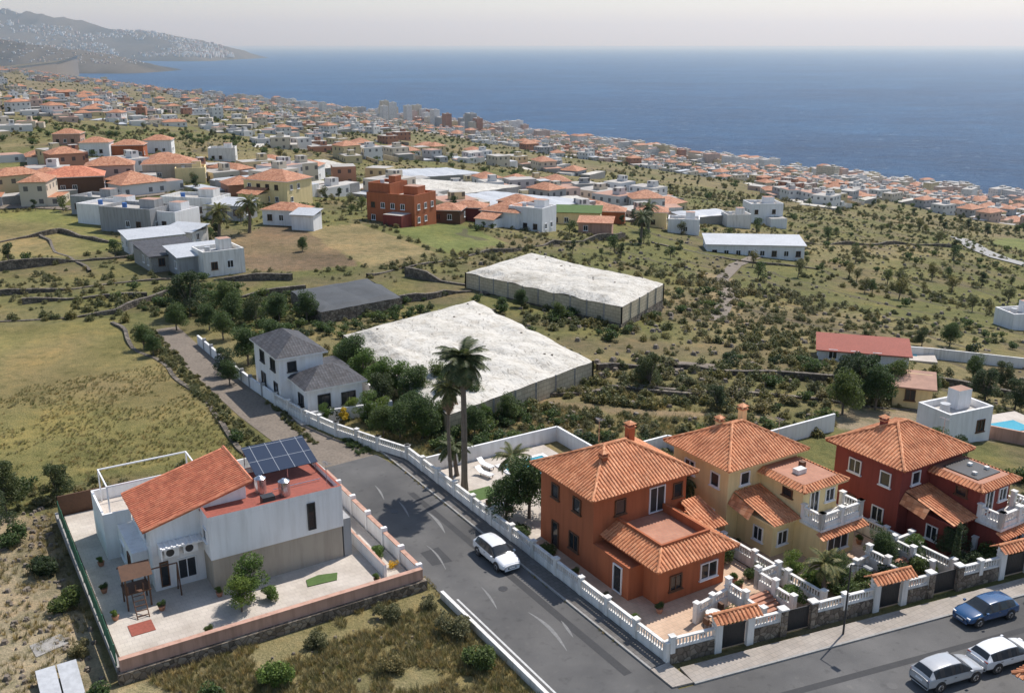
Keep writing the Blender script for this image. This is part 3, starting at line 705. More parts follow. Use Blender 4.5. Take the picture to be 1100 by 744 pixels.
b.prism([(49.1,37.3),(60.0,35.4),(60.0,56),(49.1,56)],0,.11,'pave')
b.prism([(60.4,35.3),(73.5,33.0),(73.5,52),(60.4,52)],0,.12,'pave')
b.prism([(36.1,57.02),(48.7,57.02),(48.7,72.8),(36.1,72.8)],0,.09,'paveb')
b.build('patio')
b=MB(SM);b.box(37.2,65.5,.08,39.5,67.5,.13,'turf');b.box(50.2,57,.08,56,61,.13,'turf');b.box(70.5,40,.1,73,48,.16,'turf');b.build('lawn')
for (x0,y0,x1,y1) in ((42.5,66.5,47.0,70.5),(50.8,61,57,64)):
    g=Group('swimming_pool');p=g['pool_water'];p.box(x0,y0,.0,x1,y1,.14,'water')
    q=g['pool_rim'];q.box(x0-.4,y0-.4,0,x1+.4,y0-.003,.2,'white');q.box(x0-.4,y1+.003,0,x1+.4,y1+.4,.2,'white');q.box(x0-.4,y0,0,x0-.003,y1,.2,'white');q.box(x1+.003,y0,0,x1+.4,y1,.2,'white');g.done()
for (x,y,rz) in ((40.2,69.5,.3),(41.2,71,.2),(44.5,64.9,1.6),(46.2,64.8,1.5)):
    g=Group('sun_lounger',SM@Matrix.Translation((x,y,.09))@Matrix.Rotation(rz,4,'Z'));w=g['seat'];w.box(-.3,-.9,.3,.3,.35,.38,'frame');w.face([(-.3,.35,.36),(.3,.35,.36),(.3,.95,.75),(-.3,.95,.75)],'frame');l_=g['legs']
    for sx in (-.27,.22):
        for sy in (-.8,.2): l_.box(sx,sy,0,sx+.05,sy+.05,.3,'dark')
    g.done()
# fences
b=MB(SM);b.balus((36.0,39.7),(36.0,76.5),.3);b.build('white_balustrade_fence')
b=MB(SM)
pl=[(36,76.5),(34.6,80),(32.6,85.5),(31.2,91),(30.3,97)]
for a,c in zip(pl[:-1],pl[1:]): b.balus(a,c,.3,post=2.8)
b.build('white_balustrade_fence')
b=MB(SM)
pl=[(30.3,97),(29.7,104),(29.3,112),(29.1,124)]
for a,c in zip(pl[:-1],pl[1:]):
    L=math.hypot(c[0]-a[0],c[1]-a[1]);nn=max(1,int(L/2.6))
    for k in range(nn):
        x0,y0=a[0]+(c[0]-a[0])*k/nn,a[1]+(c[1]-a[1])*k/nn;x1,y1=a[0]+(c[0]-a[0])*(k+1)/nn,a[1]+(c[1]-a[1])*(k+1)/nn
        b.prism([(x0,y0),(x0+.25,y0),(x1+.25,y1),(x1,y1)],-.5,1.25,'white');b.box(x0-.08,y0-.1,-.4,x0+.33,y0+.2,1.55,'grey')
b.build('garden_wall')
def linew(name,pts,h,th,m,capm=None,base=0):
    b=MB(SM)
    for a,c in zip(pts[:-1],pts[1:]):
        L=math.hypot(c[0]-a[0],c[1]-a[1]);dx,dy=(c[0]-a[0])/L,(c[1]-a[1])/L;nx_,ny_=-dy*th/2,dx*th/2
        b.prism([(a[0]-nx_,a[1]-ny_),(c[0]-nx_,c[1]-ny_),(c[0]+nx_,c[1]+ny_),(a[0]+nx_,a[1]+ny_)],base-.3,base+h,m)
        if capm:
            k=1.3;b.prism([(a[0]-nx_*k,a[1]-ny_*k),(c[0]-nx_*k,c[1]-ny_*k),(c[0]+nx_*k,c[1]+ny_*k),(a[0]+nx_*k,a[1]+ny_*k)],base+h+.002,base+h+.09,capm)
    return b.build(name)
linew('garden_wall',[(36.2,73.1),(50.5,73.1),(50.5,66)],1.5,.22,'white');linew('garden_wall',[(50.6,65.5),(58,65.5),(60,61.2),(76,61)],1.6,.22,'white')
b=MB(SM);b.balus((48.9,38.6),(48.9,58),.4);b.build('white_balustrade_fence')
b=MB(SM);b.balus((60.2,36.6),(60.2,54),.4);b.build('white_balustrade_fence')
b=MB(SM);b.balus((73.6,33.6),(73.6,52),.4);b.build('white_balustrade_fence')
F0=(35.95,39.6)
def FP(s,w=0): return (F0[0]+dirx*s+nx2*w,F0[1]+diry*s+ny2*w)
gates=[(3.6,6.0),(8.6,11.0),(16.2,18.6),(21.0,23.6),(27.6,30.2),(33,35)]
b=MB(SM);bs=MB(SM);prev=.2
for (a,c) in gates+[(39.5,39.5)]:
    if a-prev>.8:
        p=[FP(prev,-.16),FP(a,-.16),FP(a,.16),FP(prev,.16)];bs.prism(p,-.1,1.05,'stone')
        b.balus(FP(prev+.1),FP(a-.1),1.07,base=.12,h=.5,post=2.2)
    prev=c
b.build('white_balustrade_fence');bs.build('stone_wall')
for i,(a,c) in enumerate(gates[:-1]):
    g=Group('entrance_gate' if i%2==0 else 'driveway_gate');w=g['posts'];gt=g['gate_leaf']
    ang=math.atan2(diry,dirx)
    for s_ in (a,c):
        x,y=FP(s_);w.M=SM@Matrix.Translation((x,y,0))@Matrix.Rotation(ang,4,'Z');w.box(-.25,-.25,0,.25,.25,2.2 if i%2==0 else 1.9,'stone' if i%2 else 'white2');w.box(-.3,-.3,2.203 if i%2==0 else 1.903,.3,.3,2.3 if i%2==0 else 2.0,'white2')
    x,y=FP(a);gt.M=SM@Matrix.Translation((x,y,0))@Matrix.Rotation(ang,4,'Z');L=c-a
    gt.box(.28,-.03,1.65,L-.28,.03,1.72,'dark');gt.box(.28,-.03,.15,L-.28,.03,.22,'dark');gt.box(.3,-.008,.22,L-.3,.008,1.64,'dark')
    k=.35
    while k<L-.3: gt.box(k,-.025,.225,k+.03,.025,1.645,'dark');k+=.16
    if i%2==0:
        rf=g['tiled_canopy'];rf.M=gt.M
        rf.slope([(-.5,-.65,2.35),(L+.5,-.65,2.35),(L+.5,0,2.75),(-.5,0,2.75)],'tile');rf.slope([(L+.5,.65,2.35),(-.5,.65,2.35),(-.5,0,2.75),(L+.5,0,2.75)],'tile')
        rf.tube((-.5,0,2.78),(L+.5,0,2.78),.1,.1,6,'tile');rf.box(-.4,-.1,2.3,L+.4,.1,2.63,'white2')
    g.done()
for ox,oy in ((0,0),(12,-2.0),(24,-4.2)):
    b=MB(SM)
    for k in range(7): b.box(44.0+ox,39.2+oy+k*.32,.1,46.4+ox,39.2+oy+(k+1)*.32-.002,.28+k*.12,'terraf')
    b.build('stairs')
    b=MB(SM);b.balus((43.8+ox,39.2+oy),(43.8+ox,42.5+oy),.3,z1=1.0,post=1.6);b.balus((46.6+ox,39.2+oy),(46.6+ox,42.5+oy),.3,z1=1.0,post=1.6);b.balus((46.6+ox,42.5+oy),(48.6+ox,42.5+oy),.8,post=2);b.balus((40.5+ox,42.0+oy),(43.8+ox,42.5+oy),.4,post=1.6);b.build('white_balustrade_fence')
# ------------------------------------------------------------ left house
Z0=.55
b=MB(SM);b.prism([(6.9,56),(26.7,56),(26.7,80),(6.9,80)],-.2,Z0,'paveb');b.build('patio')
g=Group('white_house');w=g['walls'];n=g['windows'];r=g['roof']
w.box(10.6,64.2,Z0-.1,17.4,70.6,5.4,'white')
for yy,flip in ((64.2,0),(70.6,1)):
    p=[(10.6,yy,5.4),(17.4,yy,5.4),(17.4,yy,7.15)];w.face(p if not flip else p[::-1],'white')
w.face([(17.4,64.2,5.4),(17.4,70.6,5.4),(17.4,70.6,7.15),(17.4,64.2,7.15)],'white')
A_,B_,C_,D_=(10.1,63.8,5.45),(17.8,63.8,7.4),(17.8,71,7.4),(10.1,71,5.45)
r.face([A_,B_,C_,D_],'tiler')
r.ribs([D_,A_,B_,C_],'tiler')
for p,q_ in ((A_,B_),(B_,C_),(C_,D_),(D_,A_)): r.face([(p[0],p[1],p[2]-.14),(q_[0],q_[1],q_[2]-.14),q_,p],'tiler')
r.face([(p[0],p[1],p[2]-.14) for p in (D_,C_,B_,A_)],'white')
r.tube((17.8,63.8,7.42),(17.8,71,7.42),.12,.12,6,'tiler');r.tube((10.1,63.8,5.48),(17.8,63.8,7.43),.1,.1,6,'tiler')
w.box(14.0,61.8,3.1,23.7,64.19,6.0,'white','terrar');w.box(17.41,64.2,3.1,23.7,68.5,6.0,'white','terrar')
w.box(14.1,61.9,Z0-.1,23.6,64.19,3.095,'beige');w.box(17.41,64.2,Z0-.1,23.6,68.4,3.095,'beige')
for (x0,y0,x1,y1) in ((14.0,61.8,23.7,62.0),(23.5,62.003,23.7,68.3),(17.82,68.3,23.7,68.5),(14.0,62.003,14.2,63.7)): w.box(x0,y0,6.003,x1,y1,6.35,'white','terrar')
w.box(23.71,61.9,Z0-.1,24.3,64.5,3.6,'grey')
n.win('F',61.8,21.0,21.6,3.5,5.6,'dark',0,False)
n.win('L',14.0,62.3,63.3,4.2,5.2,'frame',0)
n.win('F',64.2,11.0,11.6,.8,2.7,'wood',0,False);n.win('F',64.2,12.2,13.5,1.0,2.6,'frame',1,False)
n.win('L',10.6,65,66,3.9,5.0,'frame',0);n.win('L',10.6,67.5,68.6,3.9,5.0,'frame',0)
c=g['canopy_and_ac'];c.box(11.0,63.1,4.05,13.9,64.18,4.15,'white')
for k in range(8): c.box(11.0+k*.36,63.1,4.155,11.12+k*.36,64.15,4.22,'frame')
c.box(11.0,63.1,3.3,11.08,64.18,4.04,'white')
for x in (11.3,12.6):
    c.box(x,63.6,3.2,x+1.0,64.15,3.9,'frame');c.tube((x+.4,63.58,3.55),(x+.4,63.6,3.55),.28,.28,16,'dark')
t=g['water_tanks']
for (x,y) in ((18.6,64.6),(19.9,63.2)):
    t.tube((x,y,6.02),(x,y,7.1),.42,.42,18,'steel');t.tube((x,y,7.1),(x,y,7.28),.42,.13,18,'steel')
t.box(18.0,62.2,6.01,18.9,62.9,6.6,'dark');t.tube((19.4,64.2,6.15),(23,64.2,6.15),.03,.03,5,'steel');antenna(g['antenna'],22.9,62.6,6.3,1.8)
sp=g['solar_array']
sp.face([(18.6,65.6,6.9),(23.4,65.6,6.9),(23.4,68.9,7.9),(18.6,68.9,7.9)],'solar');sp.face([(18.6,68.9,7.86),(23.4,68.9,7.86),(23.4,65.6,6.86),(18.6,65.6,6.86)],'dark')
for x in (18.7,21,23.2): sp.box(x,65.7,6.01,x+.06,65.76,6.85,'steel');sp.box(x,68.75,6.01,x+.06,68.8,7.8,'steel')
w.box(8.6,70.61,Z0-.1,17.0,75.5,3.3,'white','paveb')
for (x0,y0,x1,y1) in ((8.6,70.61,8.75,75.5),(8.753,75.35,17,75.5),(8.753,70.61,10.55,70.76)): w.box(x0,y0,3.303,x1,y1,4.2,'white')
pg=g['pergola_frame']
for x in (9.2,15.8):
    for y in (71.4,75.0): pg.box(x,y,3.31,x+.1,y+.1,5.9,'frame')
for y in (71.4,75.0): pg.box(9.2,y,5.903,15.9,y+.1,6.0,'frame')
for x in (9.2,15.8): pg.box(x,71.503,5.903,x+.1,74.997,6.0,'frame')
w.box(9.5,65.5,Z0-.1,10.59,70.6,3.2,'white');n.win('L',9.5,66.2,67.1,.7,2.7,'wood',0,False);n.win('L',9.5,68.2,69.6,1.3,2.5,'frame',1)
g.done()
linew('boundary_wall',[(6.6,55.7),(27.0,55.7)],.95,.3,'pink','pink',Z0)
linew('stone_wall',[(6.4,55.52),(27.2,55.52)],.75,.5,'stone',None,0)
b=MB(SM)
ys=[56.1,59,62,65,68,71,74]
for k in range(6):
    b.box(26.85,ys[k],-.3,27.1,ys[k+1]-.02,1.5+.12*k,'white');b.box(26.75,ys[k]-.15,-.3,27.2,ys[k]+.15,1.75+.12*k,'white')
    b.box(26.8,ys[k]+.16,1.502+.12*k,27.15,ys[k+1]-.17,1.58+.12*k,'pink')
b.box(24.9,57.5,Z0,25.1,66,Z0+1.0,'white','pink')
b.build('boundary_wall')
linew('boundary_wall',[(6.6,56.0),(6.4,80.3)],.3,.25,'conc',None,Z0)
b=MB(SM)
for k in range(13): b.box(6.45,56.2+k*1.9,Z0+.3,6.53,56.28+k*1.9,Z0+1.8,'green')
b.box(6.47,56.3,Z0+.45,6.49,79,Z0+1.75,'green');b.build('green_mesh_fence')
linew('wooden_fence',[(6.6,80.2),(14,80.2)],1.7,.1,'wood',None,Z0);linew('boundary_wall',[(14.2,80.2),(26.8,80.2),(27,74.2)],1.5,.2,'white2',None,Z0)
g=Group('playground_set');w=g['frame']
for x in (8.4,9.9):
    for y in (62.6,64.0): w.box(x,y,Z0,x+.1,y+.1,Z0+2.4,'wood')
w.box(8.35,62.55,Z0+1.2,10.05,64.15,Z0+1.28,'wood')
for x in (8.5,9.0,9.5): w.box(x,62.5,Z0+1.3,x+.08,62.54,Z0+1.9,'wood')
rf=g['roof'];rf.face([(8.2,62.4,Z0+2.4),(10.2,62.4,Z0+2.4),(10.2,63.35,Z0+3.1),(8.2,63.35,Z0+3.1)],'wood');rf.face([(10.2,64.3,Z0+2.4),(8.2,64.3,Z0+2.4),(8.2,63.35,Z0+3.1),(10.2,63.35,Z0+3.1)],'wood')
sl=g['ladder']
for k in range(5): sl.box(8.8,62.3-k*.25,Z0+1.1-k*.24,9.5,62.36-k*.25,Z0+1.15-k*.24,'wood')
for x in (8.75,9.5): sl.tube((x,62.5,Z0+1.25),(x,61.2,Z0),.04,.04,5,'wood')
w.tube((9.9,63.3,Z0+2.3),(12.0,63.3,Z0+2.3),.05,.05,6,'wood');w.tube((12,62.8,Z0),(12,63.3,Z0+2.3),.05,.05,6,'wood');w.tube((12,63.8,Z0),(12,63.3,Z0+2.3),.05,.05,6,'wood')
g.done()
b=MB(SM);b.box(8.0,59.4,Z0+.001,9.5,60.8,Z0+.04,'terrar');b.build('rubber_mat')
b=MB(SM);b.prism([(19.8,59.2),(21.9,59.0),(22.3,59.9),(21,60.3),(20.0,60.1)],Z0+.001,Z0+.06,'turf');b.build('lawn')
def pot(x,y,z,s=.3,plant=1):
    g=Group('potted_plant');p=g['pot'];p.tube((x,y,z),(x,y,z+s*1.3),s*.6,s,12,'terraf');e=g.done()
    o=bpy.data.objects.new('plant',bigbush[plant]);scn.collection.objects.link(o);X,Y=S(x,y);o.parent=e;o.matrix_parent_inverse=Matrix.Translation(e.location).inverted();o.location=(X,Y,z+s*1.2);o.scale=(s*2.6,)*3
for (x,y,pl_) in ((7.5,62,1),(7.5,66,0),(8,70,1),(10.4,61.6,0),(14.2,61.3,1),(24.2,57.2,1),(12.3,57,0)): pot(x,y,Z0,.26,pl_)
for (x,y,pl_) in ((39.2,44.2,0),(46.3,44.4,1),(47.8,48.5,1),(50.0,48,0),(58.6,43.5,1),(59.4,49,0),(37.0,44,1),(37.0,51,0),(70.5,37,1),(45.9,43.5,0)): pot(x,y,.1,.28,pl_)
def table(x,y,z):
    g=Group('garden_table',SM@Matrix.Translation((x,y,z)));g['top'].tube((0,0,.70),(0,0,.74),.55,.55,16,'white2');g['leg'].tube((0,0,0),(0,0,.70),.05,.05,8,'dark')
    for k in range(4):
        a=k*1.57+.4;c=g['chairs'];cx1,cy1=math.cos(a)*.95,math.sin(a)*.95;c.box(cx1-.2,cy1-.2,.42,cx1+.2,cy1+.2,.46,'wood');ox1,oy1=math.cos(a)*.2,math.sin(a)*.2;c.box(cx1+ox1-.2*abs(math.sin(a))-.02,cy1+oy1-.2*abs(math.cos(a))-.02,.465,cx1+ox1+.2*abs(math.sin(a))+.02,cy1+oy1+.2*abs(math.cos(a))+.02,.9,'wood')
        for sx in (-.18,.15):
            for sy in (-.18,.15): c.box(cx1+sx,cy1+sy,0,cx1+sx+.03,cy1+sy+.03,.418,'dark')
    g.done()
table(37.6,62.6,.09);table(41.5,41.4,.1)
# ------------------------------------------------------------ slate-roofed house
g=Group('white_house_with_slate_roof');w=g['walls'];r=g['roof'];n=g['windows']
w.box(30.7,96.2,0,35.6,104.6,5.4,'white');w.box(31.9,91.4,0,38.0,96.19,3.1,'white');w.box(35.61,96.2,0,38.5,101,3.0,'white')
r.hip(30.3,95.8,36.1,105,5.5,1.5,'greyroof',False,'white');r.hip(31.5,91.0,38.5,96.6,3.2,1.6,'greyroof',False,'white');r.face([(35.62,96.61,3.1),(38.9,96.61,3.05),(38.9,101.3,3.05),(35.62,101.3,3.1)],'greyroof')
n.win('F',96.2,31.6,32.6,3.8,4.9,'dark',0);n.win('L',30.7,97.4,98.9,3.6,4.9,'dark',1);n.win('L',30.7,101,102.4,3.6,4.9,'dark',0);n.win('L',30.7,97,98.2,1,2.4,'dark',0);n.win('L',30.7,101,102.4,1,2.4,'dark',0);n.win('F',91.4,33.0,34.4,.2,2.4,'dark',1,False);n.win('F',91.4,35.6,37.2,.9,2.2,'dark',1);n.win('L',31.9,92.5,94,.9,2.2,'dark',1)
g.done()
b=MB(SM);b.prism([(30.6,90),(39.5,90),(39.5,106),(30.3,106)],-.2,.05,'paveb');b.build('patio')
linew('garden_wall',[(31.2,90),(40,88.5),(40.5,106)],1.3,.2,'white')
# ------------------------------------------------------------ cars
def car(x,y,heading,col,name='parked_car',suv=True):
    X,Y=S(x,y);loc=Vector((X,Y,.055));e=bpy.data.objects.new(name,None);scn.collection.objects.link(e);e.location=loc;e.rotation_euler=(0,0,TH+heading)
    pmn=pm('car_paint',col,.25,.02,bump=0,coat=1,stain=.05)
    h_=1.0 if suv else .93
    st=[(2.2,.66,.56,.62,.52),(2.10,.80,.66,.74,.66),(1.75,.88,.78,.88,.74),(1.10,.90,.88,.98,.76),(.35,.91,.93,1.44,.61),(.26,.91,.93,1.46,.61),(-.34,.91,.95,1.51,.62),(-.42,.91,.95,1.51,.62),(-1.15,.91,.96,1.48,.61),(-1.32,.90,.97,1.46,.60),(-1.80,.89,.99,1.36,.56),(-2.10,.87,.98,1.04,.66),(-2.22,.80,.80,.86,.62)]
    V=[];Fc=[];mi=[]
    for (sx,hw,zb,zr,hr) in st:
        zb*=h_;zr*=h_
        ring=[(sx,hw*.90,.24),(sx,hw,.42),(sx,hw,zb*.78),(sx,hw*.97,zb),(sx,hr,zr),(sx,hr*.5,zr+.03),(sx,0,zr+.04)]
        V+=ring+[(a,-b_,c) for a,b_,c in ring[-2::-1]]
    m=13
    for i in range(len(st)-1):
        for j in range(m-1):
            a=i*m+j;Fc.append((a,a+1,a+m+1,a+m));side=j in (3,8);top=j in (4,5,6,7);lo=j in (0,11)
            g_=0
            if side and 3<=i<=9: g_=1 if i not in (6,8) else 2
            if side and i==4: g_=2
            if top and i in (3,10): g_=1
            if lo: g_=2
            mi.append(g_)
    Fc.append(tuple(range(m)));mi.append(0);Fc.append(tuple(range((len(st)-1)*m,len(st)*m))[::-1]);mi.append(0)
    for i in range(len(st)-1): Fc.append((i*m+m-1,i*m,(i+1)*m,(i+1)*m+m-1));mi.append(2)
    me=bpy.data.meshes.new('body');me.from_pydata(V,[],Fc);[me.materials.append(q) for q in (pmn,M['glass'],M['dark'])]
    me.polygons.foreach_set('material_index',mi);me.polygons.foreach_set('use_smooth',[True]*len(Fc))
    o=bpy.data.objects.new('body',me);scn.collection.objects.link(o);o.parent=e;sb=o.modifiers.new('s','SUBSURF');sb.levels=2;sb.render_levels=2
    sel=me.attributes.new('crease_edge','FLOAT','EDGE')
    for ed in me.edges:
        a,b_=ed.vertices
        if a//m!=b_//m and (a%m in (3,4,8,9)): sel.data[ed.index].value=.6
        if a//m==b_//m and a//m in (3,4,10,11) and a%m in (3,4,5,6,7,8,9) and b_%m in (3,4,5,6,7,8,9): sel.data[ed.index].value=.7
    w=MB()
    for sx in (1.38,-1.36):
        for sy in (-1,1):
            w.tube((sx,sy*.68,.36),(sx,sy*.912,.36),.41,.40,24,'dark');w.tube((sx,sy*.70,.33),(sx,sy*.93,.33),.33,.32,24,'dark');w.tube((sx,sy*.925,.33),(sx,sy*.94,.33),.22,.20,16,'steel')
            for k in range(5): w.tube((sx,sy*.942,.33),(sx+.19*math.cos(k*1.257),sy*.942,.33+.19*math.sin(k*1.257)),.03,.02,4,'dark')
    w.build('wheels').parent=e
    d=MB()
    for sy in (-1,1):
        d.box(2.02,sy*.46,.58,2.14,sy*.72,.70,'frame');d.box(-2.19,sy*.52,.74,-2.08,sy*.78,.90,'terrar');d.box(.78,sy*.93,.90,.96,sy*1.06,1.02,pmn)
        d.box(-.38,sy*.915,.78,-.20,sy*.93,.81,'dark');d.box(-1.2,sy*.915,.78,-1.02,sy*.93,.81,'dark')
    d.box(2.17,-.34,.36,2.23,.34,.52,'dark');d.box(2.2,-.26,.40,2.24,.26,.5,'frame');d.box(-2.25,-.26,.6,-2.2,.26,.71,'frame');d.box(-2.23,-.7,.3,-2.17,.7,.42,'dark')
    d.build('lights_mirrors_plates').parent=e
    return e
car(33.5,56.2,math.radians(-90),(.74,.75,.76))
car(57.6,32.3,math.radians(170),(.012,.07,.18),suv=False)
car(49.4,29.4,math.radians(-10),(.42,.43,.44))
car(54.0,28.7,math.radians(-10),(.75,.76,.77),suv=False)
g=Group('tile_roofed_house');w=g['walls'];w.box(49.6,15,0,57,24.8,2.9,'white');g['roof'].hip(49.0,14.4,58,25.4,3.05,2.0,'tile');g.done()
for (s_,w_) in ((12.8,.9),(30,.9)):
    x,y=R2(s_,w_);g=Group('street_lamp');p=g['pole'];p.tube((x,y,.1),(x,y,5.2),.07,.045,8,'dark');p.tube((x,y,5.2),(x+.2,y-.9,5.5),.04,.03,6,'dark');h=g['lamp_head'];h.box(x+.05,y-1.4,5.42,x+.35,y-.85,5.54,'grey');g.done()
# ------------------------------------------------------------ greenhouses
def quadb(name,px,h,wall,roofm,sag=.5,extra=None,bf=.35):
    cu=sum(p[0] for p in px)/4;cv=sum(p[1] for p in px)/4;gz=G(cu,cv+8).z;zr=gz+h
    c=[UZ(u,v,zr) for u,v in px]
    if extra is not None: c[3]=c[0]+c[2]-c[1]
    EX.append([(p.x,p.y) for p in c])
    g=Group(name,Matrix());w=g['walls'];r=g['roof']
    cen=sum(c,Vector((0,0,0)))/4
    for i in range(4):
        a=c[i];b=c[(i+1)%4];za=min(h1(a.x,a.y),h1(b.x,b.y))-1.5
        mid=zr-h*(1-bf)
        P4=[Vector((a.x,a.y,za)),Vector((b.x,b.y,za)),Vector((b.x,b.y,zr-.05)),Vector((a.x,a.y,zr-.05))]
        if newell(P4).dot((a+b)/2-cen)<0: P4=P4[::-1]
        if wall=='block':
            lo=[Vector((p.x,p.y,mid if p.z>mid else p.z)) for p in P4];hi=[Vector((p.x,p.y,max(p.z,mid+.002))) for p in P4]
            w.face(lo,'stone');w.face(hi,'block')
            L=(b-a).length;n=int(L/3)
            for k in range(n+1):
                p=a+(b-a)*k/n;w.box(p.x-.1,p.y-.1,mid,p.x+.1,p.y+.1,zr+.05,'conc')
        else: w.face(P4,wall)
    nx_,ny_=60,46
    A1=(c[1]-c[0]).normalized();A2=(c[3]-c[0]).normalized()
    def pt(i,j):
        f=i/nx_;q=j/ny_;p=(c[0]*(1-f)+c[1]*f)*(1-q)+(c[3]*(1-f)+c[2]*f)*q
        ed=min(1,min(f,1-f,q,1-q)*9);d=p-c[0]
        big=(float(fbm(np.array(p.x*.07),np.array(p.y*.07),3))-.45)*2.2
        z=zr+sag*ed*(.5+.34*abs(math.sin(d.dot(A1)*math.pi/6+big))+.30*abs(math.sin(d.dot(A2)*math.pi/8+big))+big*.7+(float(vn(p.x*.6,p.y*.6))-.5)*.3)
        e2=(1-ed)*(float(vn(p.x*.5,p.y*.5))-.5)*.5
        return Vector((p.x+(1-ed)*A1.x*e2,p.y+(1-ed)*A1.y*e2,z+e2*.3))
    G_=[[pt(i,j) for j in range(ny_+1)] for i in range(nx_+1)]
    up=newell([G_[0][0],G_[nx_][0],G_[nx_][ny_],G_[0][ny_]]).z>0
    for i in range(nx_):
        for j in range(ny_):
            f=[G_[i][j],G_[i+1][j],G_[i+1][j+1],G_[i][j+1]];r.face(f if up else f[::-1],roofm)
    if h>2.1 and wall=='block':
        for k in range(9):
            f,q=R.uniform(.05,.95),R.uniform(.05,.95);p=pt(int(f*nx_),int(q*ny_));w.box(p.x-.12,p.y-.1,p.z-.05,p.x+.14,p.y+.12,p.z+.1,'rock')
    g.done()
quadb('greenhouse',[(368,360),(508,323),(637,388),(475,438)],2.3,'block','fabric',.9,extra=1,bf=.0)
quadb('greenhouse',[(500,293),(570,272),(713,305),(668,330)],4.0,'block','fabric',.7,bf=.4)
quadb('greenhouse',[(312,313),(395,299),(432,319),(345,335)],1.8,'stone','shade',.3)
for q4,m in (([(360,200),(450,192),(560,200),(470,212)],'fabric'),([(440,212),(520,204),(640,216),(560,226)],'lgrey'),([(640,212),(690,210),(705,218),(655,221)],'fabric'),([(560,216),(620,210),(640,216),(590,222)],'fabric'),([(405,184),(480,180),(520,186),(440,191)],'lgrey'),([(300,176),(350,172),(380,178),(330,183)],'fabric'),([(720,228),(770,224),(790,230),(740,234)],'lgrey')):
    quadb('greenhouse',q4,2.6,'conc',m,.5)
def swall(pts,h,m='stoned',th=.5,name='stone_wall',solid=False):
    b=MB();P_=[]
    for (u0,v0),(u1,v1) in zip(pts[:-1],pts[1:]):
        a=G(u0,v0);c=G(u1,v1);n=max(1,int((c-a).length/2.0))
        for k in range(n): P_.append(a+(c-a)*k/n)
    P_.append(G(*pts[-1]))
    if not solid: P_=[p+Vector(((float(vn(p.x*.15,p.y*.15))-.5)*3,(float(vn(p.x*.15+9,p.y*.15))-.5)*3,0)) for p in P_]
    for a,c in zip(P_[:-1],P_[1:]):
        za,zc=h1(a.x,a.y),h1(c.x,c.y);d=Vector((c.x-a.x,c.y-a.y,0))
        if d.length<.01: continue
        kk=lambda p:1 if solid else max(.12,min(1.2,(float(fbm(p.x*.12+3,p.y*.12,2))-.28)*2.4))
        d.normalize();nn=Vector((-d.y,d.x,0))*th/2;ha=h*kk(a);hc=h*kk(c)
        A=Vector((a.x,a.y,0));C=Vector((c.x,c.y,0));z=lambda v,q:Vector((v.x,v.y,q))
        b.face([z(A-nn,za-1),z(C-nn,zc-1),z(C-nn,zc+hc),z(A-nn,za+ha)],m);b.face([z(C+nn,zc-1),z(A+nn,za-1),z(A+nn,za+ha),z(C+nn,zc+hc)],m)
        b.face([z(A-nn,za+ha),z(C-nn,zc+hc),z(C+nn,zc+hc),z(A+nn,za+ha)],m)
    b.build(name)
swall([(-40,296),(30,288),(75,282),(150,276)],1.8);swall([(-40,318),(60,312),(140,303),(185,300)],1.2);swall([(-30,345),(60,340),(120,336),(185,318)],1.0);swall([(120,345),(190,405),(262,488)],.35)
swall([(345,340),(440,326),(505,312)],1.9);swall([(430,296),(505,306),(530,318)],2.4);swall([(392,296),(480,280),(560,268)],1.2);swall([(548,268),(600,262),(672,256)],1.7);swall([(230,300),(320,300)],1.1);swall([(40,255),(100,292)],.7)
swall([(640,400),(720,396),(800,402),(880,408),(1000,414),(1100,425)],.8);swall([(690,418),(790,424),(900,432),(1000,440)],.7);swall([(560,425),(660,418),(740,424)],.6);swall([(860,262),(960,262),(1040,268)],.8);swall([(700,262),(800,282),(880,290)],.6)
swall([(0,262),(60,250),(130,262)],.9);swall([(20,325),(100,318),(160,320)],.8);swall([(180,318),(250,322),(330,312)],.9);swall([(200,205),(280,214),(330,222)],1.0)
swall([(930,380),(1000,385),(1100,396)],1.5,'white2',.25,'garden_wall',True)
swall([(1000,455),(1060,470),(1110,480)],1.4,'pink',.25,'garden_wall',True)
pp=[G(*q) for q in ((1030,256),(1050,268),(1075,278),(1120,290))];strip('road',[(p.x,p.y,3.0) for p in pp],'kerb',.25,6,2,False)
pp=[G(*q) for q in ((-40,224),(40,222),(75,224),(110,214),(180,208))];strip('road',[(p.x,p.y,2.5) for p in pp],'dirtroad',.2,5,2,False)
pp=[G(*q) for q in ((690,402),(730,392),(770,395))];strip('path',[(p.x,p.y,1.5) for p in pp],'dirtroad',.1,3,2,False)
pp=[G(*q) for q in ((770,345),(782,320),(775,300),(790,285),(815,275))];strip('path',[(p.x,p.y,1.3) for p in pp],'dirtroad',.12,3,2,False)
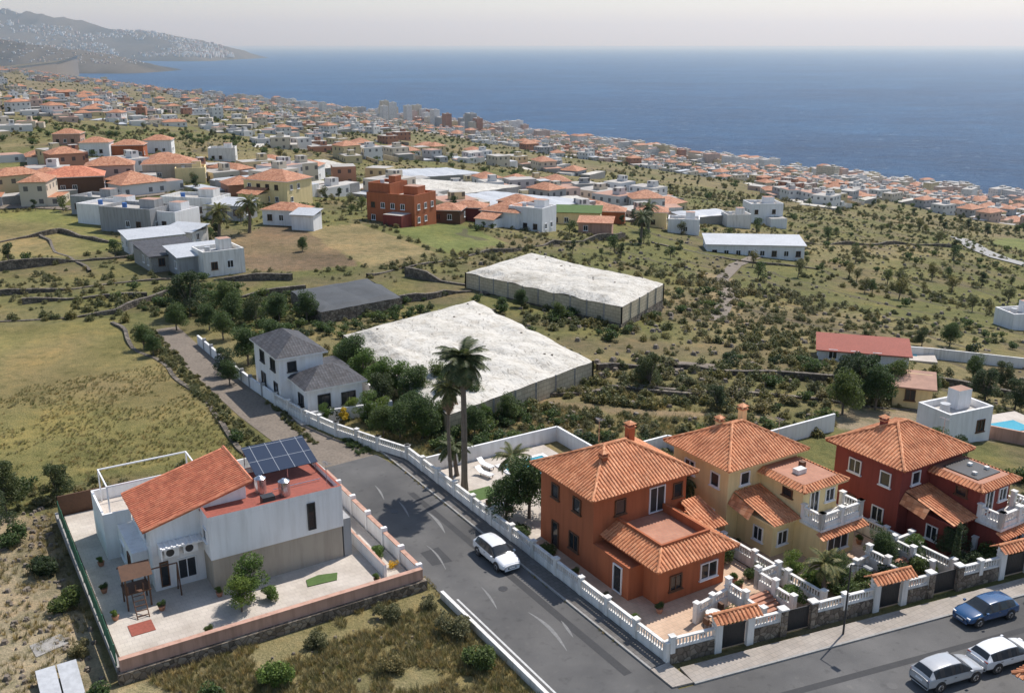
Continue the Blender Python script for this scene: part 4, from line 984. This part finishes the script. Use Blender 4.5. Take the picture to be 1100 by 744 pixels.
# ------------------------------------------------------------ midground houses
def mhouse(name,u,v,W,D,H,ang,wall,roof='tilef',rk='hip',wins=True,ann=None):
    g0=G(u,v);z=min(h1(g0.x+dx,g0.y+dy) for dx in (-W/3,W/3) for dy in (-D/3,D/3))
    Mx=Matrix.Translation((g0.x,g0.y,z+.3))@Matrix.Rotation(math.radians(ang),4,'Z')
    pl=[Mx@Vector((a*W*.6,b*D*.6,0)) for a,b in ((-1,-1),(1,-1),(1,1),(-1,1))];EX.append([(p.x,p.y) for p in pl])
    g=Group(name,Mx);w=g['walls'];r=g['roof'];n=g['windows']
    x0,x1,y0,y1=-W/2,W/2,-D/2,D/2
    w.box(x0,y0,-3,x1,y1,H,wall,'flatroof')
    if rk=='hip': r.hip(x0-.4,y0-.4,x1+.4,y1+.4,H+.2,min(W,D)*.22,roof,False,'white2')
    elif rk=='flat':
        for (a,b_,c,d) in ((x0,y0,x1,y0+.25),(x0,y1-.25,x1,y1),(x0,y0+.253,x0+.25,y1-.253),(x1-.25,y0+.253,x1,y1-.253)): w.box(a,b_,H+.003,c,d,H+.7,wall)
        w.box(x0+W*.55,y0+D*.5,H+.003,x0+W*.85,y0+D*.85,H+2.0,wall,'flatroofr')
        r.tube((x0+W*.25,0,H+.01),(x0+W*.25,0,H+1.0),.5,.5,10,'blue' if W>11 else 'lgrey')
    elif rk=='shed': r.face([(x0-.4,y0-.4,H+.1),(x1+.4,y0-.4,H+.1),(x1+.4,y1+.4,H+.9),(x0-.4,y1+.4,H+.9)],roof);w.box(x0+.01,y1-.5,H,x1-.01,y1-.01,H+.75,wall);r.face([(x0-.4,y0-.4,H-.05),(x1+.4,y0-.4,H-.05),(x1+.4,y0-.4,H+.1),(x0-.4,y0-.4,H+.1)],roof)
    if ann:
        fx,aw,ah,m,rr=ann;sx=x0+fx*W;w.box(sx,y0-4,-3,sx+aw,y0-.003,ah,m,'flatroof')
        if rr: r.slope([(sx-.3,y0-4.4,ah+.1),(sx+aw+.3,y0-4.4,ah+.1),(sx+aw+.3,y0-.01,ah+1.2),(sx-.3,y0-.01,ah+1.2)],rr,False)
    if wins:
        fl=max(1,int(H/2.8))
        for f in range(fl):
            k=x0+1.2
            while k<x1-1.6:
                if R.random()<.7: n.win('F',y0,k,k+1.1,f*2.9+.9,f*2.9+2.2,R.choice(['frame','wood']))
                k+=2.7
            k=y0+1.2
            while k<y1-1.4:
                if R.random()<.6: n.win('L',x0,k,k+1.0,f*2.9+.9,f*2.9+2.2);n.win('R',x1,k,k+1.0,f*2.9+.9,f*2.9+2.2)
                k+=2.8
    g.done()
mhouse('brown_house',82,206,14,10,4.0,20,'wood','tiler','hip')
mhouse('brown_house',52,204,9,9,3.5,20,'pink','tilef','hip')
mhouse('cream_house',184,192,14,10,4.4,15,'beige','tilef','hip');mhouse('cream_house',206,194,8,8,3.2,15,'yellow','tilef','flat')
mhouse('cream_house',300,216,13,10,5.8,-25,'yellow','tilef','hip',True,(.1,6,3,'yellow','tilef'))
mhouse('brick_red_house',432,238,13,9,6.5,-28,'orange','flatroofr','flat',True,(.55,5,3.2,'red',None));mhouse('brick_red_house',418,236,6,7,8.2,-28,'orange','flatroofr','flat')
mhouse('white_house',150,246,13,8,4.2,-20,'grey','lgrey','flat');mhouse('white_house',122,238,12,8,3.4,-20,'white','lgrey','flat');mhouse('white_house',182,246,10,8,3.5,-20,'white','lgrey','flat');mhouse('white_house',212,230,13,8,3.5,-15,'white2','lgrey','flat');mhouse('grey_shed',250,234,9,6,3,-15,'grey','lgrey','shed')
mhouse('white_house',108,228,10,7,3.2,-20,'grey','lgrey','flat');mhouse('farm_shed',200,262,7,5,2.6,-20,'white2','lgrey','shed')
mhouse('farm_shed',182,284,9,11,2.6,35,'conc','greyroof','shed');mhouse('farm_shed',215,290,9,7,3.0,35,'grey','lgrey','shed');mhouse('white_house',236,292,7,6,3.3,35,'white2','lgrey','flat');mhouse('farm_shed',165,268,10,6,2.6,35,'white2','lgrey','shed')
mhouse('orange_roof_cottage',310,240,9,6,3,-15,'white','tilef','hip');mhouse('blue_door_shed',330,246,5,4,3,-15,'white','lgrey','shed')
mhouse('white_house',546,242,10,9,4.0,-30,'white','tilef','hip',True,(.1,5,2.8,'white','tilef'));mhouse('white_house',572,246,9,7,5.2,-30,'white','tilef','flat');mhouse('white_house',556,232,8,7,4.2,-30,'orange','tilef','hip')
mhouse('orange_house',618,240,13,7,3.4,-8,'yellow','turf','shed');mhouse('brown_house',505,236,8,6,3.4,-10,'red','tilef','hip');mhouse('cottage',482,238,7,6,3.0,-10,'wood','tilef','hip')
mhouse('white_warehouse',808,272,22,9,3.4,-5,'white','lgrey','shed');mhouse('white_house',818,240,10,8,6.2,5,'white','lgrey','flat',True,(.5,5,3,'white',None));mhouse('white_house',790,243,7,6,3.2,5,'white2','lgrey','flat')
mhouse('farm_shed',925,388,11,5,2.0,-16,'white2','terrar','shed');mhouse('tan_hut',978,434,4,3.4,2.4,-20,'yellow','flatroofr','shed');mhouse('white_house',1022,468,6.0,4,2.7,25,'white','lgrey','flat',True)
mhouse('white_house',1096,352,7,5,2.6,10,'white','water','flat',False);mhouse('cream_house',700,242,8,7,4,-10,'yellow','tilef','hip');mhouse('white_house',734,250,8,6,3.4,-10,'white','lgrey','flat');mhouse('cottage',655,238,8,6,3.2,-10,'orange','tilef','hip');mhouse('cottage',640,250,8,5,2.8,-10,'pink','tilef','shed')
mhouse('cottage',330,192,10,8,4.5,-5,'white','tilef','hip');mhouse('cottage',290,182,10,8,3.6,-5,'yellow','tilef','hip');mhouse('cottage',140,168,11,8,4.4,10,'orange','tilef','hip');mhouse('cottage',105,166,10,8,4.4,10,'white','tilef','hip');mhouse('cottage',75,155,10,8,4,10,'pink','tilef','hip');mhouse('cottage',172,164,10,8,5,10,'white','tilef','hip');mhouse('cottage',240,172,10,8,4.4,10,'white2','lgrey','flat')
for (u,v,a) in ((962,380,-16),(1078,462,20)):
    p=G(u,v);g=Group('swimming_pool',Matrix.Translation((p.x,p.y,p.z+.3))@Matrix.Rotation(math.radians(a),4,'Z'));g['terrace'].box(-5,-3.4,-1.5,5,3.4,0,'paveb');g['pool_water'].box(-2.6,-1.3,.003,2.6,1.3,.06,'water');g.done()
# ------------------------------------------------------------ town
nx,ny=.835,.55;cx_,cy_=-.55,.835
def bld(b,x,y,W,D,H,ang,f,kind,det=False):
    z=h1(x,y)-.5
    b.M=Matrix.Translation((x,y,z))@Matrix.Rotation(ang,4,'Z')
    b.box(-W/2,-D/2,-3,W/2,D/2,H,f,'flatroofr' if kind=='r' else 'flatroof')
    if kind=='t': b.hip(-W/2-.4,-D/2-.4,W/2+.4,D/2+.4,H+.15,min(W,D)*.23,'tilef',False,None)
    elif W>8: b.box(-W*.3,-D*.2,H+.003,-W*.05,D*.2,H+2.0,f,'flatroof')
    if H>14:
        for k in range(2): b.box(-W/2+W*(.1+.5*k),-D/2-1.2,2.5,-W/2+W*(.38+.5*k),-D/2-.003,H-.6,f)
    if det:
        if R.random()<.7:
            a=R.uniform(3,6);sd_=R.choice([-1,1]);hh=R.uniform(2.4,3.2);b.box(sd_*W/2,-D/2+.5,-3,sd_*(W/2+a),D/2-1,hh,R.choice([f,'conc','white2']),R.choice(['flatroof','flatroofr','lgrey']))
        if R.random()<.4: b.box(-W/2-.5,-D/2-3,-3,W/2-2,-D/2-.003,2.6,f,R.choice(['flatroof','tilef']))
        if R.random()<.5: b.box(-W/2-3,-D/2-6,-1,W/2+4,-D/2-5.75,1.3,R.choice(['white2','conc','block']))
        if R.random()<.3: b.box(-W/2-5,D/2+3,-1,W/2+2,D/2+8,2.2,'conc',R.choice(['fabric','lgrey','flatroof']))
town=MB();base_ang=math.atan2(cy_,cx_);occs=set();cnt=0
def tryb(x,y,g_=14):
    if y<200 or abs(x)/y>.62: return False
    k=(int(x//g_),int(y//g_))
    if k in occs: return False
    occs.add(k);return True
def inEX(x,y):
    X=np.array([x]);Y=np.array([y])
    return any(pip(p,X,Y)[0] for p in EX)
near=MB();EX0=len(EX)
for i in range(2600):
    if R.random()<.62: a=R.uniform(-30,9);r=260*(1300/260)**R.random();right=False
    else: a=R.uniform(5,31);r=430*(1300/430)**R.random();right=True
    x=r*math.sin(math.radians(a));y=r*math.cos(math.radians(a));s_=nx*x+ny*y
    if s_>1200 or float(fbm(np.array(x/75.+3),np.array(y/75.),3))<(.56 if right and r<700 else (.53 if r<500 else .50)): continue
    if inEX(x,y) or not tryb(x,y,17): continue
    W,D,H=R.uniform(7,13),R.uniform(6,10),R.choice([3.1,3.3,3.3,5.9,6.1])
    bld(near,x,y,W,D,H,base_ang+R.choice([0,1])*math.pi/2+R.gauss(0,.25),FAC[R.choices(range(6),[9,4,2,2,3,2])[0]],R.choice('ttffffr'),True);cnt+=1
    if r<600: EX.append([(x-7,y-7),(x+7,y-7),(x+7,y+7),(x-7,y+7)])
near.build('hillside_houses')
c2=0
for i in range(9500):
    t=R.random()
    if t<.6: s_=1388-abs(R.gauss(0,150));c=R.choice([R.uniform(-400,3500),R.uniform(300,2400),R.uniform(-400,1000)])
    elif t<.85: s_=R.uniform(230,1200);c=R.uniform(250,6200)
    else: s_=R.uniform(600,1250);c=R.uniform(-500,900)
    x=nx*s_+cx_*c;y=ny*s_+cy_*c;d=math.hypot(x,y)
    if d<700: continue
    cl=float(fbm(np.array(x/150.),np.array(y/150.),3))
    if cl<((.52 if d<1400 else .50) if t>=.6 else .38): continue
    if s_>1392 or not tryb(x,y): continue
    coast=s_>1150
    if coast and R.random()<.42: W,D,H=R.uniform(14,38),R.uniform(10,14),R.choice([6,9,9,12,15,18,21])
    else: W,D,H=R.uniform(8,14),R.uniform(7,11),R.choice([3.2,3.4,6,6.2,6.2,9])
    kind='t' if R.random()<(.34 if not coast else .12) else R.choice('fffr')
    bld(town,x,y,W,D,H,base_ang+R.choice([0,1])*math.pi/2+R.gauss(0,.12),FAC[R.choices(range(6),[10,4,1,2,2,2])[0]],kind);c2+=1
town.build('distant_town')
tw=MB()
def coastpt(u,s_):
    a=(u-550)/F;yd=1.04;t=s_/(nx*a+ny*yd);return a*t,yd*t
for (u0,u1,n,H,W,f,sa,sb_) in ((398,455,18,48,22,0,1060,1260),(455,520,18,38,26,2,1100,1280),(500,565,14,34,26,3,1150,1290),(300,398,22,26,34,1,1130,1300),(200,300,18,22,38,3,1160,1330),(560,660,16,16,26,3,1230,1350),(660,760,10,11,24,0,1280,1375)):
    for k in range(n):
        x,y=coastpt(R.uniform(u0,u1),R.uniform(sa,sb_));bld(tw,x,y,W*R.uniform(.5,1.1),14,H*R.uniform(.45,1.05),base_ang+R.choice([0,math.pi/2]),FAC[f if R.random()<.4 else R.choice([0,0,1,3,5])],'f')
for (u0,u1,n,H,W) in ((930,1100,28,17,28),(740,930,20,9,20)):
    for k in range(n):
        x,y=coastpt(R.uniform(u0,u1),R.uniform(1240,1375));bld(tw,x,y,W*R.uniform(.6,1.1),13,H*R.uniform(.5,1.1),base_ang+R.choice([0,math.pi/2])+.3,FAC[R.choice([0,0,0,1,3])],'f')
tw.build('seafront_apartment_buildings')
def ribbon(name,c0,c1,s0,w,mat,dz):
    b=MB();pr=None
    for k in range(120):
        c=c0+(c1-c0)*k/119;s_=s0+40*math.sin(c/260)
        x,y=nx*s_+cx_*c,ny*s_+cy_*c;q0=(x,y,h1(x,y)+dz);q1=(x+nx*w,y+ny*w,h1(x+nx*w,y+ny*w)+dz)
        if pr: b.face([pr[0],pr[1],q1,q0],mat)
        pr=(q0,q1)
    b.build(name)
ribbon('road',-600,5200,950,12,'kerb',1.2);ribbon('road',-400,3500,1240,10,'kerb',1.0);ribbon('road',-100,1200,560,7,'kerb',.8)
b=MB();fo=MB()
for k in range(1500):
    c=-600+R.random()**1.3*6000
    for s_ in range(1340,1480,4):
        x,y=nx*s_+cx_*c,ny*s_+cy_*c
        if h1(x,y)<SEA+.3: break
    w_=R.uniform(5,14)
    if k%3:
        b.M=Matrix.Translation((x+R.gauss(3,6),y+R.gauss(2,6),SEA-1))@Matrix.Rotation(R.uniform(0,3),4,'Z');b.prism([(-w_,-w_*.4),(w_*.6,-w_*.6),(w_,w_*.3),(-w_*.3,w_*.6)],0,R.uniform(1.5,5),'shore')
    else:
        fo.M=Matrix.Translation((x+R.uniform(6,16)*nx*1.4,y+R.uniform(6,16)*ny*1.4,SEA+.15+.01*(k%40)))@Matrix.Rotation(base_ang+R.gauss(0,.2),4,'Z');fo.face([(-w_*1.6,-1.5,0),(0,-3,0),(w_*1.6,-1,0),(w_*.8,2,0),(-w_*.8,1.5,0)],'foam')
b.build('shore_rocks');fo.build('surf')
b=MB();pts=[UZ(u,v,SEA) for u,v in ((722,181),(745,178),(790,179),(830,184),(852,190))]
for a,c in zip(pts[:-1],pts[1:]):
    d=(c-a).normalized();nn=Vector((-d.y,d.x,0));z=Vector((0,0,1))
    b.face([a-nn*14-z,c-nn*14-z,c-nn*4+z*5,a-nn*4+z*5],'shore');b.face([c+nn*14-z,a+nn*14-z,a+nn*4+z*5,c+nn*4+z*5],'shore');b.face([a-nn*4+z*5,c-nn*4+z*5,c+nn*4+z*5,a+nn*4+z*5],'shore')
b.build('breakwater')
# ------------------------------------------------------------ named vegetation
pg_=palm_mesh(12.0,95,2.5,85,.24,-.75,.8)
puts('palm_tree',pg_,37.3,68.0,.05,1.0);puts('palm_tree',palm_mesh(9.0,34,1.9,20,.15),36.7,69.2,.05,1.0)
puts('palm_tree',palmM,39.8,64.3,.05,.8);puts('palm_tree',palmS,49.6,53.6,.1,1.1,1.4);puts('palm_tree',palmS,50.2,39.4,.1,1);puts('palm_tree',palmS,38.2,71,.1,1.1)
puts('garden_tree',bigtree[0],39.2,60.6,.05,1.12);puts('garden_tree',bigtree[0],37.4,61.2,.05,.85);puts('garden_tree',bigtree[2],41,59.8,.05,.7)
puts('lemon_tree',bigtree[1],15.9,59.6,Z0,.85);puts('lemon_tree',bigtree[1],14.9,58.6,Z0,.68);puts('garden_bush',bigbush[1],17.2,59.0,Z0,1.6)
puts('flowering_bush',bush_mesh(20,'flower',8,90,.035),26.0,58.5,Z0,1.1);puts('garden_bush',bigbush[1],25.9,60.5,Z0,1.4);puts('flowering_bush',bush_mesh(21,'bloom',8,90,.035),48.2,42.6,.05,1.2)
for (x,y,s_,k) in ((37.2,55,1.6,0),(37.2,47.5,1.1,3),(42.3,40.5,1.8,0),(47.5,40.0,2.2,1),(47.9,44,1.6,0),(50.3,40.5,2.6,1),(51.4,38.8,2.2,0),(53.4,38.9,2.2,0),(56.0,38.4,2.6,2),(58.6,38.0,2.4,0),(59.2,41,2.4,1),(62,36.6,2.5,2),(64,36.4,2.6,0),(67.2,35.8,2.2,1),(70,35.4,2.7,0),(71.8,36.5,2.4,2),(74.8,40,2.8,2),(75,44,2.6,0),(47.6,46.8,1.7,0),(59.0,45.5,1.8,2),(71.6,50,2.4,0),(57.8,39.9,1.6,3),(61.3,40.5,2.0,0),(72.6,44,2.2,1),(47.8,52,1.6,0),(48,55.5,1.8,2),(52.4,40.6,2.2,1),(54.8,40.4,1.8,0),(66.0,37.2,2.2,0),(61.6,43.5,1.8,1),(44,64,1.8,0),(37,58.6,2.0,0)):
    puts('garden_bush',bigbush[k],x,y,.05,s_,s_*R.uniform(.8,1.2))
for (x,y,s_,k) in ((49.9,42.3,.6,1),(57.0,40.3,.6,0),(62.8,38.4,.65,2),(59.4,39.4,.6,1),(66,37,.55,0),(75,47,.9,2),(76,50,.8,0),(52,40.2,.55,0),(70.2,38.2,.6,2)): puts('garden_tree',bigtree[k],x,y,.05,s_)
puts('cypress_tree',cyp,61.3,37.2,0,.9);puts('cypress_tree',cyp,74.5,37.0,0,.9)
for (x,y,s_,k) in ((40.5,97,1.2,1),(40.8,93,1.2,1),(39.6,90.6,.8,2),(42.5,92,1.1,1),(43,88.5,1.0,0),(33.0,89.6,.5,1),(36,89.5,.55,1),(41,101,1.1,0),(44.5,85,.9,0),(38,86,.7,1),(46,89,.9,0),(28,106,.6,0),(37,87.5,.8,1),(40,84,.8,0),(42,81,.7,1),(47,84,.8,0),(36.5,83,.7,0),(39.5,80.5,.6,1),(44,78,.7,0),(49,80,.6,0),(28.5,110,.7,2),(33,107.5,.9,0),(37,108,1.0,2),(41.5,105,.9,1),(32,112,1.0,0),(36,114,1.0,0)): puts('garden_tree',bigtree[k],x,y,0,s_)
puts('yellow_flowering_tree',tree_mesh('flower',2.0,.8,8,120,.08,.3),34.5,88.2,0,1.0)
for (u,v,s_,k) in ((250,345,.9,0),(205,340,1.4,2),(245,340,1.1,0),(240,365,.8,0),(155,375,.7,0),(165,382,.6,0),(698,416,.85,2),(915,420,1.0,2),(940,440,1.1,0),(960,428,1.0,0),(928,432,1.2,2),(905,445,1.0,0),(1020,372,.8,0),(1058,432,.9,2),(1045,408,.7,0),(1075,415,.7,2),(1000,425,.6,0),(770,440,.6,2),(455,470,.9,0),(430,470,.8,0),(480,462,.7,0),(520,455,.6,1),(325,270,.6,0),(300,345,.9,0),(330,345,.9,0),(275,350,.9,2),(190,355,.8,0),(225,355,.8,0),(1090,440,.8,2),(990,372,.6,2),(560,330,.6,0),(600,345,.6,0),(540,335,.5,0)):
    putp('tree',bigtree[k],u,v,s_)
for (u,v) in ((697,250),(688,262),(235,262),(268,250)): putp('palm_tree',palmM,u,v,1.3)
for (x,y,s_,k) in ((26.2,49.5,2.8,3),(23.3,53.5,2.2,3),(25.8,45.5,2.6,0),(18,52.8,2.0,3),(14.5,50.5,2.6,1),(21,48,2,3),(10.5,50,2.4,0),(5,66,2.4,0),(4.2,72,2.6,2),(5.0,60,1.8,3),(3,78,2.6,0),(4.8,54,2.2,0),(26.3,53.2,1.6,3)): puts('bush',bigbush[k],x,y,-.05,s_)
for (x,y,s_) in ((3.0,84,1.0),(2,80,.8),(7,84.5,.7)): puts('tree',bigtree[2],x,y,0,s_)
g=Group('ground_solar_panels');w=g['panels']
for k in range(2): w.face([(2.2+k*1.2,55.2,.25),(3.3+k*1.2,55.2,.25),(3.3+k*1.2,58.2,.9),(2.2+k*1.2,58.2,.9)],'lgrey');w.face([(2.2+k*1.2,58.2,.88),(3.3+k*1.2,58.2,.88),(3.3+k*1.2,55.2,.23),(2.2+k*1.2,55.2,.23)],'dark')
g['stand'].box(2.3,58.0,-.1,2.4,58.1,.85,'steel');g['stand'].box(4.4,58.0,-.1,4.5,58.1,.85,'steel');g.done()
b=MB(SM);b.prism([(2.5,61),(4.5,61.6),(4.2,63),(2.3,62.6)],-.1,.1,'conc');b.prism([(0,53),(1.2,53),(1.3,55),(0.1,55)],-.1,.12,'conc');b.build('concrete_slab')
def rocks(name,n,gen,smin,smax,mat='rock'):
    b=MB()
    for i in range(n):
        x,y=gen();z=h1(x,y);s_=R.uniform(smin,smax);b.M=Matrix.Translation((x,y,z))@Matrix.Rotation(R.uniform(0,6),4,'Z')@Matrix.Diagonal((s_,s_*R.uniform(.6,1),s_*R.uniform(.4,.8),1))
        top=[(.5*math.cos(a)*R.uniform(.5,.8),.5*math.sin(a)*R.uniform(.5,.8),.7) for a in (0,1.2,2.5,3.8,5.1)];bt=[(.6*math.cos(a)*R.uniform(.8,1.2),.6*math.sin(a)*R.uniform(.8,1.2),-.2) for a in (0,1.2,2.5,3.8,5.1)]
        for k in range(5): b.face([bt[k],bt[(k+1)%5],top[(k+1)%5],top[k]],mat)
        b.face(top,mat)
    b.build(name)
rocks('rocks',420,lambda:S(R.uniform(-4,6.0),R.uniform(48,84)),.15,.6);rocks('rocks',200,lambda:S(R.uniform(8,27),R.uniform(36,55)),.08,.3)
def sp_ok():
    while True:
        r=90*(400/90)**R.random();a=math.radians(R.uniform(-2,30));x,y=r*math.sin(a),r*math.cos(a)
        if not any(pip(p,np.array([x]),np.array([y]))[0] for p in EX[:EX0]): return x,y
rocks('rocks',900,sp_ok,.3,1.1)
# ------------------------------------------------------------ scatters
for i,(me,n,lo,hi) in enumerate(((bushes[0],9500,.5,2.1),(bushes[1],9500,.5,2.0),(bushes[2],7500,.5,1.9),(bushes[5],8000,.4,1.5),(bushes[3],1500,1.0,2.9),(bushes[4],500,1.0,3.0))):
    X,Y=polar(n,84,520,.6);m=keep(X,Y)
    cl=fbm(X/22+i*.4,Y/22,3);m&=(cl>.38+.18*NR.random(n)+(.07 if i>3 else 0))
    X,Y=X[m],Y[m];sc=NR.uniform(0,1,len(X))**1.8*(hi-lo)+lo
    scatter('scrub_bushes','bush',me,X,Y,sc)
for i,(u0,v0,u1,v1,n,k) in enumerate(((640,400,1000,412,170,0),(690,420,1000,438,120,1),(560,340,700,350,110,0),(170,318,340,345,150,3),(170,318,340,345,130,0),(120,345,262,480,110,0),(345,345,440,330,60,3),(720,300,900,330,130,1),(560,425,740,424,110,0),(880,300,1080,330,130,0),(60,340,180,322,80,0),(430,262,560,268,50,0),(800,360,900,395,110,0),(440,455,560,450,90,3))):
    a=G(u0,v0);c=G(u1,v1);t=NR.random(n);X=a.x+(c.x-a.x)*t+NR.normal(0,3.5,n);Y=a.y+(c.y-a.y)*t+NR.normal(0,4.5,n);m=keep(X,Y);X,Y=X[m],Y[m]
    if len(X): scatter('scrub_bushes','bush',bushes[k],X,Y,NR.uniform(.7,2.6,len(X)))
for i,(me,n,hi) in enumerate(((bushes[3],2200,5.0),(bushes[0],5200,4),(bushes[1],5200,4))):
    X,Y=polar(n,420,3200,.55);s_=.835*X+.55*Y;m=(s_<1380)&(fbm(X/90+i,Y/90,3)>.42);X,Y=X[m],Y[m];scatter('distant_scrub','bush',me,X,Y,NR.uniform(1.5,hi,len(X)))
for i,me in enumerate((trees[0],trees[1],trees[2])):
    X,Y=polar(560,190,2400,.8);s_=.835*X+.55*Y;m=keep(X,Y)&(s_<1370)&(fbm(X/70+i*4,Y/70,3)>.5);X,Y=X[m],Y[m];scatter('distant_trees','tree',me,X,Y,NR.uniform(.35,.9,len(X)))
for (mat,n,rg,lo,hi) in (('dry',9000,(6.5,27.2,30,55.3),.25,.65),('grass',2600,(6.5,27.2,30,55.3),.25,.6),('dry',2200,(-6,6.2,45,84),.25,.6),('grass',4500,(-28,24,84,118),.2,.42),('dry',4500,(-28,24,84,118),.2,.42),('dry',3600,(36,70,61.5,90),.3,.7),('grass',1600,(36,70,61.5,90),.3,.7)):
    x=NR.uniform(rg[0],rg[1],n);y=NR.uniform(rg[2],rg[3],n);X=x*CT-y*ST;Y=x*ST+y*CT;m=np.ones(n,bool)
    if rg[0]==36: m=keep(X,Y)
    m&=fbm(X/3.,Y/3.,3)>.42;X,Y=X[m],Y[m];scatter('grass','tuft',tuft_mesh(mat),X,Y,NR.uniform(lo,hi,len(X)))
x=np.concatenate([NR.uniform(24.0,25.8,420),NR.uniform(29.6,30.4,60),NR.uniform(26.9,28.2,160)]);y=np.concatenate([NR.uniform(84,134,420),NR.uniform(84,98,60),NR.uniform(74,86,160)])
scatter('verge_bushes','bush',bushes[0],x*CT-y*ST,x*ST+y*CT,NR.uniform(.3,1.1,len(x)))
x=NR.uniform(32.5,34,50);y=NR.uniform(80.0,84,50);scatter('verge_bushes','bush',bushes[3],x*CT-y*ST,x*ST+y*CT,NR.uniform(.3,.8,len(x)))
tm=tuft_mesh('dry');x=np.concatenate([NR.uniform(27.15,27.9,260),NR.uniform(34.5,34.62,60)]);y=np.concatenate([NR.uniform(54,78,260),NR.uniform(42,78,60)]);scatter('kerb_weeds','tuft',tm,x*CT-y*ST,x*ST+y*CT,NR.uniform(.12,.35,len(x)),np.full(len(x),.04))
# ------------------------------------------------------------ light, haze, camera
sd=Vector((.65,.76,0)).normalized();el=math.radians(56);d=Vector((sd.x*math.cos(el),sd.y*math.cos(el),math.sin(el)))
sl=bpy.data.lights.new('sun','SUN');sl.energy=5.0;sl.angle=math.radians(.53);sl.color=(1,.955,.90)
so=bpy.data.objects.new('sun',sl);scn.collection.objects.link(so);so.rotation_euler=(-d).to_track_quat('-Z','Y').to_euler()
w=bpy.data.worlds.new('World');scn.world=w;w.use_nodes=True;nt=w.node_tree;sk=nt.nodes.new('ShaderNodeTexSky');sk.sky_type='NISHITA';sk.sun_disc=False;sk.sun_elevation=el;sk.sun_rotation=math.atan2(sd.x,sd.y);sk.altitude=200;sk.air_density=1.0;sk.dust_density=.8
nt.links.new(sk.outputs[0],nt.nodes['Background'].inputs[0]);nt.nodes['Background'].inputs[1].default_value=.15
hz=MB();hz.box(-6e4,-4e3,-260,6e4,7e4,1400,'conc')
ho=hz.build('haze_atmosphere');hm=bpy.data.materials.new('haze');hm.use_nodes=True;n=hm.node_tree.nodes;n.clear();o=n.new('ShaderNodeOutputMaterial');vs=n.new('ShaderNodeVolumeScatter');vs.inputs['Color'].default_value=(.66,.84,1,1);vs.inputs['Density'].default_value=4.4e-5;vs.inputs['Anisotropy'].default_value=.38
hm.node_tree.links.new(vs.outputs[0],o.inputs['Volume']);ho.data.materials.clear();ho.data.materials.append(hm)
cam=bpy.data.cameras.new('camera');co=bpy.data.objects.new('camera',cam);scn.collection.objects.link(co);co.location=(0,0,CAMZ);co.rotation_euler=(math.pi/2-P,0,0)
cam.lens=36*F/1100;cam.sensor_width=36;cam.sensor_fit='HORIZONTAL';cam.clip_start=.5;cam.clip_end=2e5;scn.camera=co
scn.view_settings.view_transform='Standard';scn.view_settings.look='None';scn.view_settings.exposure=0
print('TOWN',cnt,c2,'objs',len(bpy.data.objects))
